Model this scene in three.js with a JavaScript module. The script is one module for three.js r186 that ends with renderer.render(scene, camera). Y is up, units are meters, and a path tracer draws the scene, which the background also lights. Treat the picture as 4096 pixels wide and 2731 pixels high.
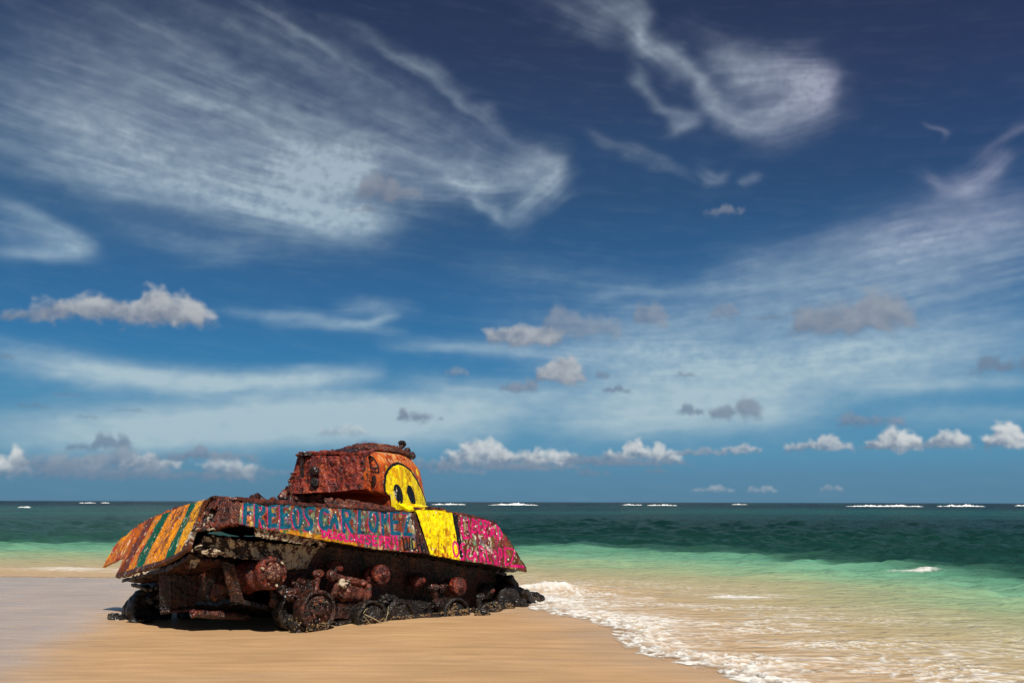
import * as THREE from 'three';
import { mergeGeometries } from 'three/addons/utils/BufferGeometryUtils.js';

// ---------------------------------------------------------------- camera, sun, exposure
const scene = new THREE.Scene();
const camera = new THREE.PerspectiveCamera(40.95, 1024 / 682, 0.1, 30000);
camera.position.set(0, 1.6, 0);
camera.rotation.order = 'YXZ';
camera.rotation.set(THREE.MathUtils.degToRad(9.953), 0, THREE.MathUtils.degToRad(-0.15) * -1);
const renderer = new THREE.WebGLRenderer({ antialias: true });
renderer.setSize(1024, 682);
renderer.toneMapping = THREE.LinearToneMapping;
renderer.toneMappingExposure = 1.0;
renderer.shadowMap.enabled = true;
const SUN_EL = THREE.MathUtils.degToRad(58), SUN_DIR = new THREE.Vector3(0.3 * Math.cos(SUN_EL), Math.sin(SUN_EL), 0.954 * Math.cos(SUN_EL)).normalize();
const sun = new THREE.DirectionalLight(new THREE.Color(1.0, 0.95, 0.86), 5.0);
sun.name = 'sun';
sun.position.copy(SUN_DIR).multiplyScalar(60).add(new THREE.Vector3(-2, 0, -13));
sun.target.position.set(-2, 0, -13);
sun.castShadow = true;
sun.shadow.mapSize.set(4096, 4096);
Object.assign(sun.shadow.camera, { left: -25, right: 25, top: 25, bottom: -25, near: 1, far: 140 });
scene.add(sun, sun.target);

// ---------------------------------------------------------------- noise and small helpers
function rng(seed) { let a = seed | 0; return () => { a = (a + 0x6d2b79f5) | 0; let t = Math.imul(a ^ (a >>> 15), 1 | a); t = (t + Math.imul(t ^ (t >>> 7), 61 | t)) ^ t; return ((t ^ (t >>> 14)) >>> 0) / 4294967296; }; }
const PERM = new Uint8Array(512), GX = new Float32Array(256), GY = new Float32Array(256);
{ const r = rng(77), p = Array.from({ length: 256 }, (_, i) => i); for (let i = 255; i > 0; i--) { const j = Math.floor(r() * (i + 1)); [p[i], p[j]] = [p[j], p[i]]; } for (let i = 0; i < 512; i++) PERM[i] = p[i & 255]; for (let i = 0; i < 256; i++) { const a = r() * 6.2832; GX[i] = Math.cos(a); GY[i] = Math.sin(a); } }
const fade = (t) => t * t * t * (t * (t * 6 - 15) + 10);
// gradient noise, about -1..1; px, py: period in cells (0: none)
function noise(x, y, px = 0, py = 0) {
  const xf = Math.floor(x), yf = Math.floor(y), dx = x - xf, dy = y - yf;
  let x0 = xf, x1 = xf + 1, y0 = yf, y1 = yf + 1;
  if (px) { x0 = ((x0 % px) + px) % px; x1 = ((x1 % px) + px) % px; }
  if (py) { y0 = ((y0 % py) + py) % py; y1 = ((y1 % py) + py) % py; }
  const h = (i, j, a, b) => { const k = PERM[(PERM[i & 255] + j) & 255]; return GX[k] * a + GY[k] * b; };
  const u = fade(dx), v = fade(dy);
  const a = h(x0, y0, dx, dy), b = h(x1, y0, dx - 1, dy), c = h(x0, y1, dx, dy - 1), d = h(x1, y1, dx - 1, dy - 1);
  return (a + (b - a) * u + (c - a + (a - b - c + d) * u) * v) * 1.5;
}
function fbm(x, y, oct = 4, px = 0, py = 0, gain = 0.5) { let s = 0, a = 1, n = 0, f = 1; for (let i = 0; i < oct; i++) { s += a * noise(x * f + i * 17.3 * (px ? 0 : 1), y * f + i * 9.1 * (py ? 0 : 1), px * f, py * f); n += a; a *= gain; f *= 2; } return s / n; }
const noise3 = (x, y, z) => (noise(x + z * 0.71, y + 31.7) + noise(y + x * 0.37 + 11.3, z + 5.1) + noise(z + y * 0.53 - 7.9, x + 3.3)) * 0.6;
const clamp = (x, a = 0, b = 1) => (x < a ? a : x > b ? b : x);
const smooth = (a, b, x) => { const t = clamp((x - a) / (b - a)); return t * t * (3 - 2 * t); };
const mix = (a, b, t) => a + (b - a) * t;
const lin = (c) => { c /= 255; return c <= 0.04045 ? c / 12.92 : ((c + 0.055) / 1.055) ** 2.4; };
const L3 = (r, g, b) => [lin(r), lin(g), lin(b)];
// piecewise-linear ramp of [position, r, g, b] rows
function ramp(rows, t) {
  if (t <= rows[0][0]) return rows[0].slice(1);
  for (let i = 1; i < rows.length; i++) if (t <= rows[i][0]) { const k = (t - rows[i - 1][0]) / (rows[i][0] - rows[i - 1][0]); return [1, 2, 3].map((c) => mix(rows[i - 1][c], rows[i][c], k)); }
  return rows[rows.length - 1].slice(1);
}
const NAMES = new Map();
function numbered(name) { const n = NAMES.get(name) ?? 0; NAMES.set(name, n + 1); return n ? name + '_' + String(n).padStart(3, '0') : name; }
function tag(o, label, category, group, kind) { o.userData.label = label; if (category) o.userData.category = category; if (group) o.userData.group = group; if (kind) o.userData.kind = kind; return o; }
function meshOf(name, geometry, material, parent) { const m = new THREE.Mesh(geometry, material); m.name = parent === scene ? numbered(name) : name; m.castShadow = m.receiveShadow = true; parent.add(m); return m; }
const CIRRUS = [
 { path: [-32.0,20.6,-25.0,20.2,-17.1,19.4,-9.0,19.3],w: 3.41,a: 0.26 },
 { path: [-29.9,25.6,-21.1,24.2,-11.9,22.2,-1.6,20.6],w: 2.88,a: 0.17 },
 { path: [-30.4,3.8,-22.6,4.3,-12.8,5.0,-0.7,5.0],w: 1.52,a: 0.35 },
 { path: [2.0,6.0,8.8,6.3,16.6,6.6],w: 1.57,a: 0.3 },
 { path: [-31.7,21.2,-23.7,19.7,-16.0,17.8,-8.4,17.1],w: 1.57,a: 0.36 },
 { path: [-31.8,22.7,-25.1,21.6,-18.7,20.3,-11.7,19.1],w: 1.44,a: 0.32 },
 { path: [-31.5,19.3,-26.0,18.3,-19.9,18.0,-13.3,17.2,-8.2,17.0],w: 0.89,a: 0.44 },
 { path: [-31.2,25.3,-22.8,23.7,-16.2,22.1,-10.7,20.2],w: 1.21,a: 0.26 },
 { path: [-27.8,28.1,-20.4,25.7,-13.6,23.3,-6.5,20.2],w: 1.1,a: 0.24 },
 { path: [-23.5,28.9,-16.5,27.2,-9.4,24.4,-3.6,21.1],w: 0.94,a: 0.2 },
 { path: [-18.3,29.3,-13.8,27.8,-8.0,25.3,-2.2,21.9,1.5,19.8],w: 0.79,a: 0.18 },
 { path: [-12.7,28.8,-8.1,27.4,-4.3,25.4,-0.8,22.7,3.2,21.0],w: 0.47,a: 0.2 },
 { path: [-10.1,28.0,-6.3,26.3,-3.4,24.4,-1.1,22.4],w: 0.31,a: 0.2 },
 { path: [-17.7,29.2,-15.5,28.4,-13.2,27.5,-10.9,26.1],w: 0.24,a: 0.22 },
 { path: [-25.6,24.4,-21.0,23.7,-16.2,22.3,-12.6,20.6],w: 0.26,a: 0.25 },
 { path: [-30.8,21.4,-26.2,20.7,-20.7,19.3,-16.0,18.1],w: 0.26,a: 0.25 },
 { path: [-15.0,19.8,-12.3,20.0,-9.0,20.1],w: 1.89,a: 0.8 },
 { path: [-16.0,18.1,-11.7,17.5,-8.2,17.0],w: 0.89,a: 0.78 },
 { path: [-13.4,20.2,-11.5,20.2,-9.9,20.8],w: 1.05,a: 0.4 },
 { path: [-9.1,22.7,-6.2,21.2,-3.3,19.7,-0.5,19.7],w: 0.52,a: 0.34 },
 { path: [-7.8,19.1,-5.0,19.4,-1.6,19.5],w: 1.05,a: 0.3 },
 { path: [-5.1,21.3,-1.6,20.0,1.8,20.3],w: 0.94,a: 0.4 },
 { path: [0.7,21.6,2.7,20.7,2.3,19.5,1.1,18.5,-0.3,17.4],w: 0.84,a: 0.46 },
 { path: [-2.8,19.0,-1.3,18.2,-0.3,17.3],w: 0.37,a: 0.4 },
 { path: [0.1,20.8,2.4,20.3,1.8,19.5],w: 1.21,a: 0.34 },
 { path: [-31.2,16.3,-28.9,15.6,-26.9,14.7,-25.2,14.2],w: 0.63,a: 0.34 },
 { path: [-30.9,13.4,-27.7,13.7,-25.3,14.2],w: 0.42,a: 0.48 },
 { path: [-31.0,14.7,-28.4,14.5,-25.7,14.5],w: 0.63,a: 0.26 },
 { path: [-25.1,15.8,-20.4,15.0,-15.8,14.8],w: 0.73,a: 0.13 },
 { path: [-21.4,14.2,-15.9,15.4,-7.8,15.9],w: 0.79,a: 0.08 },
 { path: [-18.4,11.2,-13.0,11.2,-9.0,10.9,-7.6,11.5],w: 0.34,a: 0.42 },
 { path: [-15.6,10.8,-10.3,10.7,-6.8,10.4],w: 0.37,a: 0.3 },
 { path: [-11.4,11.6,-9.0,11.8,-7.5,11.5],w: 0.42,a: 0.26 },
 { path: [-11.5,12.2,-8.5,12.1,-6.0,11.8],w: 0.42,a: 0.12 },
 { path: [-8.1,9.6,-3.5,9.6,2.0,9.2,6.7,8.7],w: 0.47,a: 0.45 },
 { path: [-30.4,8.3,-25.2,7.6,-20.4,7.0,-12.9,7.3,-8.5,7.8],w: 0.68,a: 0.8 },
 { path: [-30.3,7.3,-22.8,6.9,-14.9,7.0],w: 0.63,a: 0.55 },
 { path: [-14.4,7.6,-11.3,8.0,-8.3,8.0],w: 0.37,a: 0.3 },
 { path: [-30.0,3.8,-20.3,4.6,-12.8,5.4,-4.8,5.4,2.9,5.6],w: 1.1,a: 0.82 },
 { path: [-30.0,3.4,-20.2,3.7,-10.1,4.3,-0.7,4.3],w: 0.94,a: 0.74 },
 { path: [-16.4,5.8,-7.5,5.9,1.2,6.2],w: 0.63,a: 0.42 },
 { path: [-7.5,7.3,-2.1,6.8,3.4,6.7],w: 0.79,a: 0.4 },
 { path: [-0.7,10.3,8.9,10.1,16.9,11.3,24.3,12.5,31.5,13.4],w: 2.2,a: 0.44 },
 { path: [2.0,9.5,8.9,8.8,14.2,8.1,21.7,8.9,31.1,9.7],w: 1.57,a: 0.52 },
 { path: [11.7,13.1,17.0,13.9,24.5,15.0,31.6,15.2],w: 1.57,a: 0.32 },
 { path: [20.8,14.3,25.7,15.1,31.6,15.5],w: 1.83,a: 0.34 },
 { path: [1.8,6.8,10.2,6.8,19.2,7.6,31.0,8.5],w: 1.89,a: 0.58 },
 { path: [1.8,4.9,11.4,5.4,19.1,5.6],w: 1.36,a: 0.62 },
 { path: [2.8,4.1,7.4,4.5,14.0,5.0,16.6,4.9],w: 0.42,a: 0.3 },
 { path: [19.2,6.9,25.0,6.7,30.9,6.6],w: 0.42,a: 0.36 },
 { path: [21.4,4.9,30.7,4.8],w: 0.63,a: 0.26 },
 { path: [4.0,12.8,9.0,12.9,15.7,13.0],w: 0.37,a: 0.22 },
 { path: [-3.5,14.4,3.5,13.9,11.7,12.6],w: 1.05,a: 0.12 },
 { path: [6.6,31.2,8.5,28.7,10.2,26.9,12.1,25.3,13.7,23.6],w: 0.68,a: 0.48 },
 { path: [4.5,31.1,7.4,29.3,10.2,26.4],w: 0.89,a: 0.22 },
 { path: [12.1,25.3,12.9,23.8,14.8,22.7,16.9,22.1],w: 0.63,a: 0.36 },
 { path: [13.3,26.2,14.7,26.3,16.5,25.6],w: 0.89,a: 0.36 },
 { path: [13.8,25.0,17.3,25.0,20.0,24.9],w: 1.36,a: 0.46 },
 { path: [16.8,24.5,18.9,24.0,20.3,24.0],w: 1.26,a: 0.62 },
 { path: [15.8,22.4,18.3,22.8,20.1,23.4],w: 1.15,a: 0.42 },
 { path: [13.2,23.9,15.3,23.0,17.5,23.0],w: 0.79,a: 0.3 },
 { path: [18.9,25.1,20.3,24.5,20.4,23.5],w: 0.63,a: 0.36 },
 { path: [7.8,26.7,8.6,25.4,10.1,23.9,11.9,22.9],w: 0.47,a: 0.32 },
 { path: [10.1,22.6,11.2,22.9,12.1,23.1],w: 0.52,a: 0.34 },
 { path: [0.7,30.7,6.5,28.8,9.9,27.4],w: 0.79,a: 0.18 },
 { path: [11.1,28.5,15.0,26.7,19.0,25.8],w: 0.79,a: 0.14 },
 { path: [4.7,22.9,7.0,21.8,10.0,20.6,11.9,19.7],w: 0.34,a: 0.16 },
 { path: [12.1,20.3,13.0,19.5,14.1,19.5],w: 0.37,a: 0.3 },
 { path: [15.0,19.1,15.7,19.5],w: 0.31,a: 0.24 },
 { path: [25.0,18.4,25.9,17.6,27.2,17.3,28.8,17.7],w: 0.58,a: 0.36 },
 { path: [26.5,17.4,28.4,17.9,29.4,18.9],w: 0.68,a: 0.4 },
 { path: [29.2,19.2,30.2,20.2,30.9,20.7],w: 0.31,a: 0.26 },
 { path: [25.3,21.3,26.1,20.7,26.5,20.2],w: 0.16,a: 0.2 },
];
const CUMULUS = [
 { az: -23.10, el: 11.18, w: 9.54, h: 2.88, lit: 0.8, o: 0.95, seed: 77 },
 { az: -20.80, el: 11.11, w: 3.85, h: 2.06, lit: 0.7, o: 0.85, seed: 8 },
 { az: -28.27, el: 10.34, w: 2.64, h: 1.49, lit: 0.4, o: 0.7, seed: 2 },
 { az: 0.80, el: 10.69, w: 5.24, h: 2.61, lit: 0.72, o: 0.9, seed: 5 },
 { az: 4.27, el: 11.27, w: 5.65, h: 3.35, lit: 0.45, o: 0.55, seed: 11 },
 { az: 8.67, el: 11.46, w: 2.51, h: 2.23, lit: 0.4, o: 0.6, seed: 4 },
 { az: 13.37, el: 11.56, w: 1.91, h: 1.34, lit: 0.35, o: 0.5, seed: 6 },
 { az: 15.97, el: 11.12, w: 2.34, h: 0.52, lit: 0.1, o: 0.5, seed: 7 },
 { az: 17.51, el: 11.32, w: 1.12, h: 0.60, lit: 0.1, o: 0.5, seed: 9 },
 { az: 20.76, el: 11.39, w: 7.06, h: 4.32, lit: 0.42, o: 0.85, seed: 12 },
 { az: 3.01, el: 8.26, w: 3.40, h: 2.61, lit: 0.72, o: 0.95, seed: 13 },
 { az: 0.39, el: 7.25, w: 2.63, h: 1.34, lit: 0.3, o: 0.8, seed: 14 },
 { az: -3.52, el: 8.13, w: 1.56, h: 1.19, lit: 0.4, o: 0.55, seed: 15 },
 { az: 5.74, el: 7.94, w: 0.85, h: 0.89, lit: 0.1, o: 0.6, seed: 16 },
 { az: 6.59, el: 6.95, w: 1.76, h: 0.67, lit: 0.1, o: 0.75, seed: 17 },
 { az: 10.86, el: 7.82, w: 1.24, h: 0.60, lit: 0.1, o: 0.5, seed: 18 },
 { az: 11.14, el: 5.63, w: 1.66, h: 1.04, lit: 0.12, o: 0.75, seed: 19 },
 { az: 13.80, el: 5.63, w: 3.26, h: 2.01, lit: 0.25, o: 0.8, seed: 20 },
 { az: 21.45, el: 4.89, w: 3.82, h: 1.49, lit: 0.3, o: 0.75, seed: 21 },
 { az: 28.64, el: 7.62, w: 3.79, h: 1.49, lit: 0.08, o: 0.75, seed: 22 },
 { az: -6.06, el: 5.36, w: 2.39, h: 1.41, lit: 0.25, o: 0.9, seed: 23 },
 { az: -4.48, el: 5.13, w: 0.49, h: 0.26, lit: 0.1, o: 0.7, seed: 24 },
 { az: -10.39, el: 4.39, w: 3.07, h: 1.17, lit: 0.9, o: 0.4, seed: 25 },
 { az: -2.04, el: 3.00, w: 4.91, h: 2.27, lit: 0.95, o: 0.9, seed: 26 },
 { az: 2.43, el: 2.93, w: 3.14, h: 1.92, lit: 0.95, o: 0.9, seed: 27 },
 { az: 0.26, el: 2.79, w: 3.60, h: 1.51, lit: 0.8, o: 0.8, seed: 28 },
 { az: 7.94, el: 3.10, w: 4.84, h: 1.79, lit: 0.95, o: 0.92, seed: 29 },
 { az: 13.96, el: 3.26, w: 2.51, h: 0.96, lit: 0.75, o: 0.8, seed: 30 },
 { az: 11.50, el: 3.08, w: 3.50, h: 0.76, lit: 0.5, o: 0.7, seed: 31 },
 { az: 18.60, el: 3.45, w: 3.63, h: 1.17, lit: 0.8, o: 0.85, seed: 32 },
 { az: 22.83, el: 3.67, w: 2.55, h: 1.92, lit: 1, o: 0.95, seed: 33 },
 { az: 25.50, el: 3.65, w: 2.19, h: 1.65, lit: 0.95, o: 0.95, seed: 34 },
 { az: 28.23, el: 3.62, w: 2.17, h: 1.85, lit: 1, o: 0.95, seed: 35 },
 { az: 21.65, el: 3.45, w: 1.17, h: 1.03, lit: 0.85, o: 0.85, seed: 36 },
 { az: 23.67, el: 3.25, w: 6.22, h: 0.60, lit: 0.35, o: 0.7, seed: 37 },
 { az: 4.72, el: 2.74, w: 4.24, h: 1.12, lit: 0.3, o: 0.7, seed: 38 },
 { az: -28.67, el: 2.14, w: 2.15, h: 2.20, lit: 1, o: 0.9, seed: 40 },
 { az: -23.58, el: 3.31, w: 2.30, h: 1.49, lit: 0.15, o: 0.8, seed: 41 },
 { az: -25.26, el: 3.14, w: 1.34, h: 0.97, lit: 0.12, o: 0.7, seed: 42 },
 { az: -24.75, el: 2.37, w: 8.60, h: 2.38, lit: 0.4, o: 0.85, seed: 43 },
 { az: -21.31, el: 2.29, w: 3.24, h: 1.17, lit: 0.75, o: 0.7, seed: 44 },
 { az: -17.07, el: 2.16, w: 3.37, h: 2.27, lit: 0.85, o: 0.75, seed: 45 },
 { az: -18.21, el: 2.75, w: 5.59, h: 1.27, lit: 0.3, o: 0.85, seed: 46 },
 { az: -1.22, el: 2.30, w: 12.06, h: 1.12, lit: 0.25, o: 0.8, seed: 68 },
 { az: 7.13, el: 2.52, w: 7.72, h: 0.82, lit: 0.25, o: 0.8, seed: 69 },
 { az: -8.77, el: 3.66, w: 1.53, h: 0.48, lit: 0.1, o: 0.6, seed: 47 },
 { az: -26.24, el: 1.62, w: 9.04, h: 1.34, lit: 0.2, o: 0.75, seed: 48 },
 { az: -19.60, el: 1.62, w: 9.74, h: 1.27, lit: 0.2, o: 0.75, seed: 49 },
 { az: -15.18, el: 1.82, w: 4.71, h: 0.89, lit: 0.3, o: 0.5, seed: 50 },
 { az: 12.33, el: 0.80, w: 2.40, h: 0.52, lit: 0.7, o: 0.55, seed: 51 },
 { az: 15.13, el: 0.77, w: 1.74, h: 0.52, lit: 0.7, o: 0.5, seed: 52 },
 { az: 19.07, el: 0.86, w: 1.38, h: 0.52, lit: 0.6, o: 0.45, seed: 53 },
 { az: 8.84, el: 1.93, w: 1.53, h: 0.52, lit: 0.15, o: 0.7, seed: 54 },
 { az: 5.12, el: 1.88, w: 2.12, h: 0.82, lit: 0.15, o: 0.7, seed: 55 },
 { az: -3.38, el: 1.97, w: 3.89, h: 0.89, lit: 0.3, o: 0.6, seed: 56 },
 { az: 0.13, el: 2.14, w: 4.61, h: 0.74, lit: 0.3, o: 0.6, seed: 57 },
 { az: -5.00, el: 2.44, w: 2.82, h: 0.89, lit: 0.4, o: 0.5, seed: 58 },
 { az: 7.13, el: 2.33, w: 4.56, h: 0.52, lit: 0.25, o: 0.6, seed: 59 },
 { az: 13.62, el: 17.74, w: 2.36, h: 0.97, lit: 0.4, o: 0.5, seed: 60 },
 { az: -25.92, el: 5.93, w: 1.82, h: 0.37, lit: 0.12, o: 0.4, seed: 61 },
 { az: -22.67, el: 5.21, w: 1.57, h: 0.45, lit: 0.12, o: 0.35, seed: 62 },
 { az: -8.13, el: 19.27, w: 4.48, h: 2.01, lit: 0.28, o: 0.75, seed: 63 },
 { az: -9.62, el: 17.93, w: 1.72, h: 0.82, lit: 0.05, o: 0.5, seed: 64 },
 { az: -29.38, el: 7.86, w: 1.15, h: 0.60, lit: 0.1, o: 0.5, seed: 65 },
 { az: -27.73, el: 5.22, w: 1.77, h: 0.52, lit: 0.12, o: 0.4, seed: 66 },
 { az: -24.93, el: 4.74, w: 1.23, h: 0.45, lit: 0.12, o: 0.4, seed: 67 },
];
// ---------------------------------------------------------------- sky: air, high cirrus and low cumulus, in degrees of azimuth (0 = out to sea) and elevation
{
  const W = 4096, H = 2048, A0 = -47, A1 = 47, E0 = -3, E1 = 44, ST = 0.06;
  const NX = Math.round((A1 - A0) / ST), NY = Math.round((E1 - E0) / ST);
  const D = new Float32Array(NX * NY), VX = new Float32Array(NX * NY).fill(0.25), VY = new Float32Array(NX * NY).fill(-0.03), M = new Float32Array(NX * NY);
  for (const { path, w, a } of CIRRUS) {
    const pts = []; for (let i = 0; i < path.length; i += 2) pts.push(new THREE.Vector3(path[i], path[i + 1], 0));
    const curve = new THREE.CatmullRomCurve3(pts), len = curve.getLength(), n = Math.max(8, Math.ceil(len / (w * 0.22)));
    let xa = NX, xb = 0, ya = NY, yb = 0; M.fill(0);
    for (let i = 0; i <= n; i++) {
      const t = i / n, p = curve.getPoint(t), q = curve.getTangent(t), sg = q.x < 0 ? -1 : 1, k = Math.min(1, 0.15 + 3.2 * t) * Math.min(1, 0.25 + 3.5 * (1 - t)), R = w * 2.1;
      const ca = Math.floor((p.x - R - A0) / ST), cb = Math.ceil((p.x + R - A0) / ST), da = Math.floor((p.y - R - E0) / ST), db = Math.ceil((p.y + R - E0) / ST);
      for (let y = Math.max(0, da); y < Math.min(NY, db); y++) for (let x = Math.max(0, ca); x < Math.min(NX, cb); x++) {
        const ex = A0 + x * ST - p.x, ey = E0 + y * ST - p.y, r2 = (ex * ex + ey * ey) / (w * w);
        if (r2 > 4.4) continue;
        const g = k * Math.exp(-r2 * 1.1), o = y * NX + x;
        if (g > M[o]) M[o] = g;
        VX[o] += g * q.x * sg; VY[o] += g * q.y * sg;
      }
      xa = Math.min(xa, ca); xb = Math.max(xb, cb); ya = Math.min(ya, da); yb = Math.max(yb, db);
    }
    for (let y = Math.max(0, ya); y < Math.min(NY, yb); y++) for (let x = Math.max(0, xa); x < Math.min(NX, xb); x++) { const o = y * NX + x; D[o] = 1 - (1 - D[o]) * (1 - a * M[o]); }
  }
  // fibres: noise smeared along the direction of the strands
  const N0 = new Float32Array(NX * NY), LIC = new Float32Array(NX * NY), rr = rng(5);
  for (let y = 0; y < NY; y++) for (let x = 0; x < NX; x++) N0[y * NX + x] = 0.6 * rr() + 0.32 * noise(x * 0.16, y * 0.3) + 0.26 * noise(x * 0.05 + 9, y * 0.09);
  for (let y = 0; y < NY; y++) for (let x = 0; x < NX; x++) {
    let s = 0, n = 0;
    for (const dir of [1, -1]) {
      let px = x, py = y;
      for (let i = 0; i < 42; i++) {
        const ix = Math.round(px), iy = Math.round(py); if (ix < 0 || iy < 0 || ix >= NX || iy >= NY) break;
        const o = iy * NX + ix, w = 1 - i / 46, l = Math.hypot(VX[o], VY[o]) + 1e-6; s += N0[o] * w; n += w; px += (dir * VX[o]) / l; py += (dir * VY[o]) / l;
      }
    }
    LIC[y * NX + x] = n ? s / n : 0.5;
  }
  let mean = 0, sd = 0; for (const v of LIC) mean += v; mean /= LIC.length; for (const v of LIC) sd += (v - mean) ** 2; sd = Math.sqrt(sd / LIC.length);
  const at = (F, az, el) => { const x = clamp((az - A0) / ST, 0, NX - 1.001), y = clamp((el - E0) / ST, 0, NY - 1.001), i = Math.floor(x), j = Math.floor(y), u = x - i, v = y - j, o = j * NX + i; return (F[o] * (1 - u) + F[o + 1] * u) * (1 - v) + (F[o + NX] * (1 - u) + F[o + NX + 1] * u) * v; };
  // cumulus: a few towers on a flatter base, edged with billows
  const billow = (x, y, o) => { let q = 0, a = 1, n = 0, f = 1; for (let i = 0; i < o; i++) { q += a * (1 - 2.6 * Math.abs(noise(x * f + i * 7.3, y * f + i * 3.7))); n += a; a *= 0.58; f *= 2.03; } return q / n; };
  const clouds = CUMULUS.map((c) => { const r = rng(c.seed * 7919), asp = c.w / c.h, towers = []; for (let i = 0; i < 1 + Math.round(asp * 0.7); i++) towers.push([(r() - 0.5) * 1.5 * asp, 0.3 + 0.5 * r(), 0.35 + 0.85 * r()]); return { ...c, towers }; });
  const AIR = [[0, ...L3(88, 129, 156)], [1.5, ...L3(88, 134, 163)], [3, ...L3(88, 144, 176)], [6, ...L3(72, 136, 176)], [9, ...L3(56, 120, 168)], [12, ...L3(52, 106, 154)], [15, ...L3(49, 94, 139)], [19, ...L3(46, 80, 120)], [24, ...L3(46, 68, 104)], [28, ...L3(44, 59, 92)], [32, ...L3(40, 52, 84)], [60, ...L3(34, 46, 76)], [90, ...L3(30, 42, 70)]];
  const HIGH = [[0, ...L3(160, 186, 198)], [6, ...L3(172, 195, 205)], [14, ...L3(168, 192, 206)], [22, ...L3(164, 180, 194)], [35, ...L3(150, 164, 180)], [90, ...L3(130, 145, 165)]];
  const data = new Float32Array(W * H * 4);
  for (let row = 0; row < H; row++) {
    const el = ((row + 0.5) / H) * 180 - 90;
    for (let col = 0; col < W; col++) {
      const o = (row * W + col) * 4; data[o + 3] = 1;
      if (el < -1) { data[o] = 0.09; data[o + 1] = 0.2; data[o + 2] = 0.33; continue; }
      let az = ((col + 0.5) / W) * 360 - 90; if (az > 180) az -= 360;
      const e = Math.max(0, el), c = ramp(AIR, e);
      const side = smooth(5, 40, Math.abs(az)) * Math.sign(az) * smooth(9, 22, e); // deeper and more violet towards the right
      c[0] *= 1 - 0.1 * side; c[1] *= 1 - 0.2 * side; c[2] *= 1 - 0.12 * side;
      // high cloud
      const inside = smooth(46, 41, Math.abs(az)) * smooth(42.5, 38, el);
      let d = 0;
      if (inside > 0) {
        const k = 0.22 + 0.02 * e, wx = k * (fbm(az * 0.3, el * 0.55, 2) + 0.1 * fbm(az * 1.4 + 40, el * 2.2, 2)), wy = k * 0.62 * (fbm(az * 0.3 + 70, el * 0.55 + 20, 2) + 0.14 * fbm(az * 1.4 - 30, el * 2.4, 2));
        const den = at(D, az + wx * 1.5, el + wy), fib = (at(LIC, az + wx * 0.3, el + wy * 0.3) - mean) / sd;
        const clump = fbm(az * 0.6 + 5, el * 1.5 + 8, 5), fs = 0.03 + 0.13 * smooth(-0.25, 0.5, fbm(az * 0.22 - 9, el * 0.4 + 3, 3)) * smooth(3, 14, el);
        d = clamp(den * (1.04 + 0.1 * smooth(9, 4, el) + fs * fib + 0.34 * clump) + (0.03 + 0.2 * den * (1 - den)) * Math.max(0, fib * 0.3 + clump * 0.9));
        d *= 1 + 0.5 * smooth(0.35, 0.75, den) * fbm(az * 1.7 + 3, el * 2.6, 5, 0, 0, 0.6) * smooth(4, 12, el);
        const fray = 0.5 + 0.5 * fbm(az * 0.9 + 7 + 0.6 * clump, el * 1.7 - 0.25 * az, 6, 0, 0, 0.62), fl = clamp(den * 1.15);
        d = Math.max(0, d - 0.6 * fl * (1 - fl) * clamp(0.95 - 1.3 * fray));
        d *= inside;
      }
      if (inside < 1) { // the same kind of sky all round
        const th = (az / 180) * Math.PI, r = (90 - el) / 24, X = r * Math.sin(th), Y = r * Math.cos(th), f = fbm(X * 1.3 + Y * 0.3 + 3, Y * 3.2 - X * 0.5, 5), g = fbm(X * 0.7 - 4, Y * 0.9 + 2, 3);
        d += (1 - inside) * 0.62 * smooth(-0.15, 0.75, f * 0.8 + g * 0.7) * smooth(0, 5, e);
      }
      const hc = ramp(HIGH, e), dd = clamp(d, 0, 0.93);
      const lav = smooth(5, 30, az) * smooth(8, 20, e) * 0.12;
      c[0] = mix(c[0], hc[0] * (1 - lav * 0.6), dd); c[1] = mix(c[1], hc[1] * (1 - lav * 2), dd); c[2] = mix(c[2], hc[2] * (1 - lav), dd);
      data[o] = c[0]; data[o + 1] = c[1]; data[o + 2] = c[2];
    }
  }
  // low clouds over it
  const all = clouds.slice(), rc = rng(909);
  for (let i = 0; i < 150; i++) { const az = 36 + rc() * 288, el = 0.9 + 16 * rc() ** 2.4, k = 0.6 + el * 0.22; all.push({ az: az > 180 ? az - 360 : az, el, w: k * (1 + 3 * rc()), h: k * (0.4 + 0.7 * rc()), lit: 0.2 + 0.75 * rc(), o: 0.5 + 0.45 * rc(), seed: 1000 + i, towers: clouds[i % clouds.length].towers }); }
  const LIT = L3(218, 222, 222), WARM = L3(182, 184, 192);
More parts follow.
